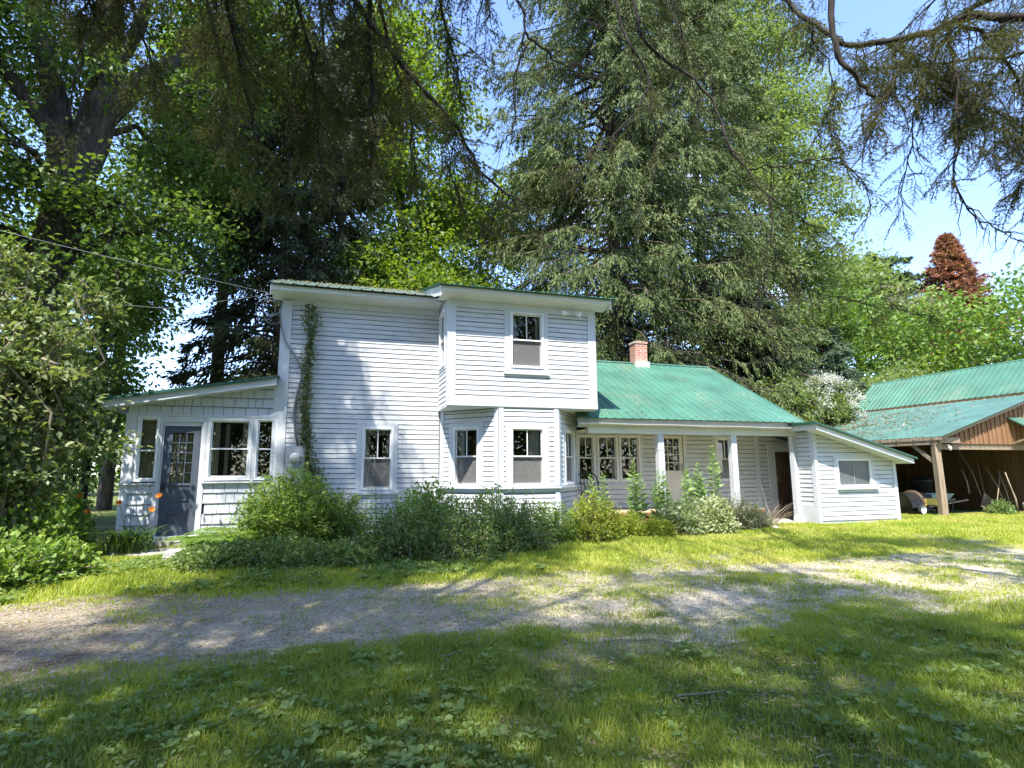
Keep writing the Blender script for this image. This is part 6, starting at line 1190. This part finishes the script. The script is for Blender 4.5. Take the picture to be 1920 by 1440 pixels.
g = fast_mesh('ground', np.stack([XX.ravel(), YY.ravel(), ZZ.ravel()], 1), F, M['lawn'], smooth_=True); tag(g, kind='structure')
def gravel_mat():
    m, nt = newmat('sandy_gravel'); L = nt.links; tc = N(nt, 'ShaderNodeTexCoord')
    n1 = N(nt, 'ShaderNodeTexNoise', Scale=1.6, Detail=9., Roughness=.72); L.new(tc.outputs['Object'], n1.inputs['Vector'])
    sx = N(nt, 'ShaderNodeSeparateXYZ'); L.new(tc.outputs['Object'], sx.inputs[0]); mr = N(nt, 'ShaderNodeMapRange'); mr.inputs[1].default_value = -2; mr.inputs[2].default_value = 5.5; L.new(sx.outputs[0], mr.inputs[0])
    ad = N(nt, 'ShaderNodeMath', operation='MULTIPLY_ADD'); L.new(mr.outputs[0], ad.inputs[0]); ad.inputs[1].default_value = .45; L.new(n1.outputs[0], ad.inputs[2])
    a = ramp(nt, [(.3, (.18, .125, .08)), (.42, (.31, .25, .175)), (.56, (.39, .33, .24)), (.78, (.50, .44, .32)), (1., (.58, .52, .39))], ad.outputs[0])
    v = N(nt, 'ShaderNodeTexVoronoi', Scale=70.); L.new(tc.outputs['Object'], v.inputs['Vector']); c = ramp(nt, [(0, (.55, .55, .57)), (.5, (1, 1, 1)), (1, (1.5, 1.45, 1.4))], v.outputs['Color'])
    x = N(nt, 'ShaderNodeMix', data_type='RGBA', blend_type='MULTIPLY'); x.inputs[0].default_value = .75; L.new(a, x.inputs[6]); L.new(c, x.inputs[7])
    n2 = N(nt, 'ShaderNodeTexNoise', Scale=45., Detail=5., Roughness=.7); L.new(tc.outputs['Object'], n2.inputs['Vector'])
    p = N(nt, 'ShaderNodeBsdfPrincipled', Roughness=.95); p.inputs['Specular IOR Level'].default_value = .15; L.new(x.outputs[2], p.inputs['Base Color'])
    hh = N(nt, 'ShaderNodeMath', operation='ADD'); L.new(v.outputs['Distance'], hh.inputs[0]); L.new(n2.outputs[0], hh.inputs[1]); bm = N(nt, 'ShaderNodeBump', Strength=.9, Distance=.02); L.new(hh.outputs[0], bm.inputs['Height']); L.new(bm.outputs[0], p.inputs['Normal'])
    o = N(nt, 'ShaderNodeOutputMaterial'); L.new(p.outputs[0], o.inputs[0]); return m
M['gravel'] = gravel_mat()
def edge(x, s): return .14 * np.sin(x * .9 + s) + .09 * np.sin(x * 2.3 + s * 2) + .06 * np.sin(x * 6.1 + s * 3) + .05 * np.sin(x * 17.3 + s)
ylo = lambda x: 5.3 + edge(x, 1.) - .4 * smooth(.6, 4, x)
yhi = lambda x: 7.95 + edge(x, 4.) + .35 * smooth(-1, -5, x) * 0
dz_ = lambda t: .042 * np.sin(PI * t) ** 2 - .019 * (1 - np.cos(4 * PI * t)) / 2
xs = np.arange(-30, 40.01, .16); K = 30; tt = np.linspace(0, 1, K); X_ = np.repeat(xs[:, None], K, 1); Y_ = ylo(xs)[:, None] * (1 - tt) + yhi(xs)[:, None] * tt; Z_ = gh(X_, Y_) + .006 + dz_(tt)[None, :] + .004 * (1 + np.sin(X_ * 5 + Y_ * 9)) * np.sin(tt * PI)[None, :]
w = K; ii, jj = np.meshgrid(np.arange(K - 1), np.arange(len(xs) - 1)); b = (jj * w + ii).ravel(); F = np.stack([b, b + w, b + w + 1, b + 1], 1)
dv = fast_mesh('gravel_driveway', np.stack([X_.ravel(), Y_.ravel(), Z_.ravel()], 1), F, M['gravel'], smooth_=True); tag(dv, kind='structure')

# grass: density from a cover function of the place
def vn(x, y, s, seed):
    r = np.random.default_rng(seed); G = r.random((64, 64)); u = (x * s) % 64; v = (y * s) % 64; i = u.astype(int); j = v.astype(int); f = u - i; g_ = v - j; f = f * f * (3 - 2 * f); g_ = g_ * g_ * (3 - 2 * g_)
    a = G[i % 64, j % 64]; b = G[(i + 1) % 64, j % 64]; c = G[i % 64, (j + 1) % 64]; d = G[(i + 1) % 64, (j + 1) % 64]; return (a * (1 - f) + b * f) * (1 - g_) + (c * (1 - f) + d * f) * g_
def cover(x, y):
    nz = vn(x + 50, y + 50, 1.1, 1) * .6 + vn(x + 50, y + 50, 3.3, 2) * .4; n3 = vn(x + 50, y + 50, 7., 3)
    lawn = np.clip(.55 + 1.2 * (nz - .28), .25, 1) * np.where((x > 1.0) & (y < 5.2), .5 + .5 * smooth(.34, .46, nz), 1); yl, yh = ylo(x), yhi(x); t = (y - yl) / (yh - yl)
    right = smooth(.2, 3.2, x); strip = np.exp(-((t - .55) / .13) ** 2)
    dr = .05 + .22 * (nz * n3 > .27) + .34 * smooth(.5, .66, nz) * np.exp(-((t - .5) / .2) ** 2) + right * (.34 * strip * (nz > .38) + .18 * (nz > .42) * n3 + .40 * (t < .4) * smooth(.36, .5, nz) + .10 * (t > .8))
    dr += smooth(3, 9, x) * .10 + smooth(4, 8, x) * .16 * (t < .4)
    e = smooth(-.22, .26, t + .34 * (nz - .5)) * smooth(-.14, .16, 1 - t + .3 * (nz - .5)); c = lawn * (1 - e) + dr * e
    c = np.where(y > 7.9, np.maximum(c, 0) * (.6 + .4 * (nz > .2)), c)
    inside = ((x > -3.9) & (x < 5.5) & (y > 12.5)) | ((x > 2.2) & (x < 5.4) & (y > 11.45)) | ((x > 5.5) & (x < 11.2) & (y > 11.95)) | ((x > 11.35) & (x < 14) & (y > 11.38)) | ((x > 16.6) & (y > 12.4)) | ((x > 10.5) & (x < 13.2) & (y > 11.9))
    path = ((x > -3.6) & (x < -2.0) & (y > 10.8) & (y < 11.8)); return np.where(inside | path, 0, c)
def vis(x, y, m=.12):
    a = np.arctan2(x, y) - math.radians(17.1); return (np.abs(a) < math.radians(44.5 + m * 10)) & (y > .5)
def grass(name, n, x0, x1, y0, y1, h, w, rng, mat='grass', k=3, hs=None):
    x = rng.uniform(x0, x1, n); y = rng.uniform(y0, y1, n); c = cover(x, y); m = vis(x, y) & (rng.random(n) < c); x, y, c = x[m], y[m], c[m]; n = len(x)
    cl = vn(x + 20, y + 70, 2.2, 5); hh = h * rng.uniform(.45, 1.35, n) * (.55 + .9 * cl) * (.5 + .5 * np.clip(c * 1.6, 0, 1)); a = rng.uniform(0, 2 * PI, n); P = np.stack([x, y, gh(x, y) + dz_(np.clip((y - ylo(x)) / (yhi(x) - ylo(x)), 0, 1))], 1)
    d = np.stack([np.cos(a), np.sin(a), 0 * a], 1); s = np.stack([-np.sin(a), np.cos(a), 0 * a], 1) * (w * rng.uniform(.6, 1.3, n))[:, None] / 2; ln = rng.uniform(.15, .95, n)[:, None] * hh[:, None]; up = np.array([0, 0, 1.])
    m1 = P + d * ln * .35 + up * hh[:, None] * .55; tp = P + d * ln * 1.05 + up * (hh[:, None] * rng.uniform(.7, 1., (n, 1)))
    V = np.stack([P - s, P + s, m1 - s * .8, m1 + s * .8, tp], 1).reshape(-1, 3); b = (np.arange(n) * 5)[:, None, None]; F = (b + np.array([[0, 1, 3], [0, 3, 2], [2, 3, 4]])[None]).reshape(-1, 3)
    tint = np.clip(.25 * rng.random(n) + .45 * vn(x + 9, y + 33, 1.7, 8) + .25 * (rng.random(n) ** 6) - .02 + .22 * smooth(5.5, 8, y) + .12 * smooth(2, 7, x) - .06 * (1 - smooth(4.6, 6, y)), 0, 1); return V, F, np.repeat(tint, 5)
rng = np.random.default_rng(200); parts = [grass('g', 330000, -3.2, 6.5, 2.0, 5.7, .075, .0055, rng), grass('g', 210000, -5, 17, 5.2, 8.3, .055, .007, rng), grass('g', 520000, -7, 21, 7.6, 13.2, .07, .010, rng), grass('g', 60000, 4, 14, 3.2, 5.6, .07, .007, rng)]
Vs = []; Fs = []; Ts = []; b = 0
for V, F, T in parts: Vs.append(V); Fs.append(F + b); Ts.append(T); b += len(V)
o = fast_mesh('grass', np.concatenate(Vs), np.concatenate(Fs), LM['grass'], None, np.concatenate(Ts)); tag(o, 'short lawn grass on both sides of the gravel drive', 'grass', kind='stuff')
# round leaved weeds in the near lawn
def rosette(n, x0, x1, y0, y1, per, L, rng, thr=.45, asp=.7, sd=11):
    x = rng.uniform(x0, x1, n); y = rng.uniform(y0, y1, n); m = (cover(x, y) > .4) & (vn(x + 3, y + 11, 1.3, sd) > thr) & vis(x, y) & ((y < ylo(x)) | (y > yhi(x))); x, y = x[m], y[m]; n = len(x)
    a = (rng.random((n, per)) + np.arange(per)) / per * 2 * PI; el = rng.uniform(.1, .8, (n, per)); D = np.stack([np.cos(a), np.sin(a), el], -1).reshape(-1, 3); z = gh(x, y) + rng.uniform(.015, .06, n)
    P = np.repeat(np.stack([x, y, z], 1), per, 0) + unit(D) * .01; l = L * np.repeat(rng.uniform(.6, 1.3, n), per) * rng.uniform(.7, 1.2, n * per); nn = np.array([[0, 0, 1.]]) + rng.normal(size=(n * per, 3)) * .25
    V, F = round_leaves(P, D, l, l * asp, rng, nn); return V, F, np.repeat(np.clip(.4 * np.repeat(rng.random(n), per) + .6 * rng.random(n * per), 0, 1), 7)
def round_leaves(P, D, L, W, rng, nrm):
    D = unit(D); S = unit(np.cross(D, nrm)); Nn = np.cross(S, D); L = L[:, None]; W = W[:, None]
    V = np.stack([P, P + D * L * .3 - S * W * .42 + Nn * W * .12, P + D * L * .7 - S * W * .46 + Nn * W * .10, P + D * L - Nn * W * .08, P + D * L * .7 + S * W * .46 + Nn * W * .1, P + D * L * .3 + S * W * .42 + Nn * W * .12, P + D * L * .5], 1).reshape(-1, 3)
    b = np.arange(len(P))[:, None, None] * 7; F = (b + np.array([[0, 1, 6], [1, 2, 6], [2, 3, 6], [3, 4, 6], [4, 5, 6], [5, 0, 6]])[None]).reshape(-1, 3); return V, F
parts = [rosette(3400, -3, 6, 2.0, 5.4, 5, .046, rng, .42, .75, 11), rosette(2600, -3, 6, 2.0, 5.3, 3, .032, rng, .3, .95, 12), rosette(220, -2, 5, 2.2, 5.0, 6, .065, rng, .55, .5, 13), rosette(6000, -6, 3, 8.0, 10.8, 4, .05, rng, .35, .7, 14)]
Vs = []; Fs = []; Ts = []; b = 0
for V, F, T in parts: Vs.append(V); Fs.append(F + b); Ts.append(T); b += len(V)
o = fast_mesh('lawn_weeds', np.concatenate(Vs), np.concatenate(Fs), LM['weed'], None, np.concatenate(Ts)); tag(o, 'round-leaved plantain and clover mixed into the near lawn', 'weeds', kind='stuff')
# loose stones, needles and twigs on the drive
n = 16000; x = rng.uniform(-5, 14, n); y = rng.uniform(5.2, 8.0, n); r = .006 + .020 * rng.random(n) ** 6; P = np.stack([x, y, gh(x, y) + .010 + dz_(np.clip((y - ylo(x)) / (yhi(x) - ylo(x)), 0, 1))], 1)
base = np.array([[1, 0, 0], [0, 1, 0], [-1, 0, 0], [0, -1, 0], [0, 0, .8], [0, 0, -.8]]); V = (P[:, None] + base[None] * r[:, None, None] * rng.uniform(.6, 1.4, (n, 6, 1))).reshape(-1, 3)
F = (np.arange(n)[:, None, None] * 6 + np.array([[0, 1, 4], [1, 2, 4], [2, 3, 4], [3, 0, 4], [1, 0, 5], [2, 1, 5], [3, 2, 5], [0, 3, 5]])[None]).reshape(-1, 3)
o = fast_mesh('loose_gravel', V, F, M['pebble']); tag(o, 'loose pebbles scattered over the drive', 'gravel', kind='stuff')
n = 22000; x = rng.uniform(-5, 9, n); y = rng.uniform(2.6, 8.1, n); a = rng.uniform(0, 2 * PI, n); P = np.stack([x, y, gh(x, y) + .016 + dz_(np.clip((y - ylo(x)) / (yhi(x) - ylo(x)), 0, 1))], 1); l = rng.uniform(.02, .09, n)
V, F = leaf_arrays(P, np.stack([np.cos(a), np.sin(a), 0 * a], 1) + rng.normal(size=(n, 3)) * .08, l, .010, rng, flat=6); o = fast_mesh('dry_litter', V, F, LM['litter'], None, np.repeat(rng.random(n), 4)); tag(o, 'dry needles and leaf bits lying on the drive', 'litter', kind='stuff')
for i, (p, lab) in enumerate([([(2.35, 3.75, .05), (2.5, 3.8, .06), (2.75, 3.72, .05)], 'short pale fallen stick in the near lawn at centre'), ([(-.62, 4.35, .05), (-.2, 4.6, .06), (.1, 4.9, .05)], 'pale fallen stick half hidden in the near grass, left of centre'), ([(.9, 5.0, .06), (1.2, 5.15, .07)], 'grey stick at the edge of drive and grass'), ([(2.15, 6.4, .12), (2.5, 6.55, .13), (2.75, 6.5, .13)], 'dark twig lying on the gravel')]):
    c = curve(p[0], p[-1], .0, 6, rng, .012); c[:, 2] = gh(c[:, 0], c[:, 1]) + .03; o = thing('fallen_stick', lab, 'stick', tuple(c[0])); tubes('wood', [(c, np.linspace(.010, .005, 6) * (1 if i < 3 else .6))], M['twig' if i < 3 else 'deadwood'], o, 6)
# dry leaves on the roofs
def litter_roof(name, n, f, lab, rng, L=.07):
    P = f(n); V, F = leaf_arrays(P, rng.normal(size=(len(P), 3)) * np.array([1, 1, .25]), L * rng.uniform(.5, 1.4, len(P)), L * .55, rng, flat=3); o = fast_mesh(name, V, F, LM['litter'], None, np.repeat(rng.random(len(P)), 4)); tag(o, lab, 'fallen leaves', kind='stuff')
def f1(n):
    x = 16.4 + 4.7 * rng.beta(1.6, 2.0, n); y = 11.9 + 6.9 * rng.beta(1.8, 1.2, n); k = rng.random(n) < np.clip(.15 + 1.3 * (vn(x, y, 1.4, 31) * .6 + vn(x, y, 4., 32) * .4 - .3) * smooth(12.2, 16, y), 0.02, 1); x, y = x[k], y[k]; return np.stack([x, y, ze(x) + .03], 1)
litter_roof('fallen_leaves', 3600, f1, 'dry tan leaves lying thick on the lower barn roof', rng, .09)
def f2(n):
    x = rng.uniform(5.6, 11.3, n); y = 11.8 + 3.6 * rng.random(n) ** 1.6; return np.stack([x, y, zEw + (y - yEw) * sw + .03], 1)
litter_roof('fallen_leaves', 330, f2, 'few dry leaves and twigs scattered on the green porch roof', rng, .05)
def f3(n):
    x = rng.uniform(-1.4, 2.0, n); y = rng.uniform(12.2, 14.7, n); return np.stack([x, y, zE + (y - yE) * sl + .03], 1)
litter_roof('fallen_leaves', 260, f3, 'needles and twigs covering the main upper roof', rng, .05)

# ================================================================== LIGHT, SKY, CAMERA
sc = bpy.context.scene
SUN_EL, SUN_AZ = math.radians(61), math.radians(30)      # azimuth: sun is behind the viewer, 30 deg towards -x
sd = Vector((-math.sin(SUN_AZ) * math.cos(SUN_EL), -math.cos(SUN_AZ) * math.cos(SUN_EL), math.sin(SUN_EL)))
sun = bpy.data.lights.new('sun', 'SUN'); sun.energy = 2.9; sun.angle = math.radians(.53); sun.color = (1, .95, .86)
so = bpy.data.objects.new('sun', sun); COL.objects.link(so); so.rotation_euler = (-sd).to_track_quat('-Z', 'Y').to_euler(); so.location = (-10, -20, 40)
wd = bpy.data.worlds.new('World'); sc.world = wd; wd.use_nodes = True; nt = wd.node_tree; nt.nodes.clear(); L = nt.links
sky = N(nt, 'ShaderNodeTexSky', sky_type='NISHITA'); sky.sun_disc = False; sky.sun_elevation = SUN_EL; sky.sun_rotation = math.atan2(sd.x, sd.y); sky.air_density = 1.; sky.dust_density = .3; sky.ozone_density = 2.
tc = N(nt, 'ShaderNodeTexCoord'); mp = N(nt, 'ShaderNodeMapping'); mp.inputs['Scale'].default_value = (1, 1, 2.2); L.new(tc.outputs['Generated'], mp.inputs[0])
n1 = N(nt, 'ShaderNodeTexNoise', Scale=3.2, Detail=8., Roughness=.6); L.new(mp.outputs[0], n1.inputs['Vector'])
cf = ramp(nt, [(.57, (0, 0, 0)), (.74, (.8, .8, .8))], n1.outputs[0])
mx = N(nt, 'ShaderNodeMix', data_type='RGBA'); L.new(cf, mx.inputs[0]); tn = N(nt, 'ShaderNodeMix', data_type='RGBA', blend_type='MULTIPLY'); tn.inputs[0].default_value = 1; L.new(sky.outputs[0], tn.inputs[6]); tn.inputs[7].default_value = (.86, .87, 1.0, 1); L.new(tn.outputs[2], mx.inputs[6]); mx.inputs[7].default_value = (6.5, 6.7, 7.2, 1)
bg = N(nt, 'ShaderNodeBackground'); bg.inputs[1].default_value = .145; L.new(mx.outputs[2], bg.inputs[0]); ow = N(nt, 'ShaderNodeOutputWorld'); L.new(bg.outputs[0], ow.inputs[0])
cam = bpy.data.cameras.new('camera'); co = bpy.data.objects.new('camera', cam); COL.objects.link(co); sc.camera = co
cam.sensor_width = 36; cam.sensor_fit = 'HORIZONTAL'; cam.lens = 36 * 1062 / 1920; cam.clip_start = .05; cam.clip_end = 1500
yaw, pitch, roll = math.radians(17.1), math.radians(8.8), .006
R = Matrix.Rotation(-yaw, 3, 'Z') @ Matrix.Rotation(PI / 2 + pitch, 3, 'X') @ Matrix.Rotation(-roll, 3, 'Z')
co.matrix_world = Matrix.Translation((0, 0, 1.6)) @ R.to_4x4()
sc.view_settings.view_transform = 'Standard'; sc.view_settings.look = 'None'; sc.view_settings.exposure = 1.95; sc.view_settings.gamma = 1
sc.cycles.max_bounces = 7; sc.cycles.diffuse_bounces = 4; sc.cycles.glossy_bounces = 3; sc.cycles.transmission_bounces = 4; sc.cycles.transparent_max_bounces = 10; sc.cycles.caustics_reflective = False; sc.cycles.caustics_refractive = False

# repeated kinds share a group phrase
from collections import defaultdict
GP = {'spruce': 'spruces whose boughs hang over the yard', 'spruce_tree': 'spruces standing behind the house', 'young_maple': 'young maples left of the house', 'bright_maple': 'sunlit maples behind the house', 'hemlock_tree': 'dark hemlocks behind the roofs', 'maple_sapling': 'pale saplings beside the porch roof', 'sumac_tree': 'sumacs above the barn ridge', 'yard_tree': 'yard trees behind the viewer', 'lilac_shrub': 'lilac shrubs at the left edge', 'undergrowth': 'leafy undergrowth left of the porch', 'rounded_bush': 'rounded bushes before the main wall', 'weed_patch': 'patches of leafy weeds', 'fern': 'ferns by the door step', 'border_bush': 'green bushes in the border', 'golden_bush': 'yellow-green plants in the border', 'variegated_plant': 'pale leafy clumps before the porch', 'lavender_shrub': 'grey-green shrubs at the porch end', 'milkweed': 'milkweed stems before the porch', 'tall_weed': 'upright weeds before the main wall', 'garden_rock': 'loose garden stones', 'fallen_stick': 'sticks lying on the ground'}
d_ = defaultdict(list)
for o in bpy.data.objects:
    if o.parent is None and o.get('category'): d_[o.name.split('.')[0]].append(o)
for k, v in d_.items():
    if len(v) > 1 and k in GP:
        for o in v: o['group'] = GP[k]
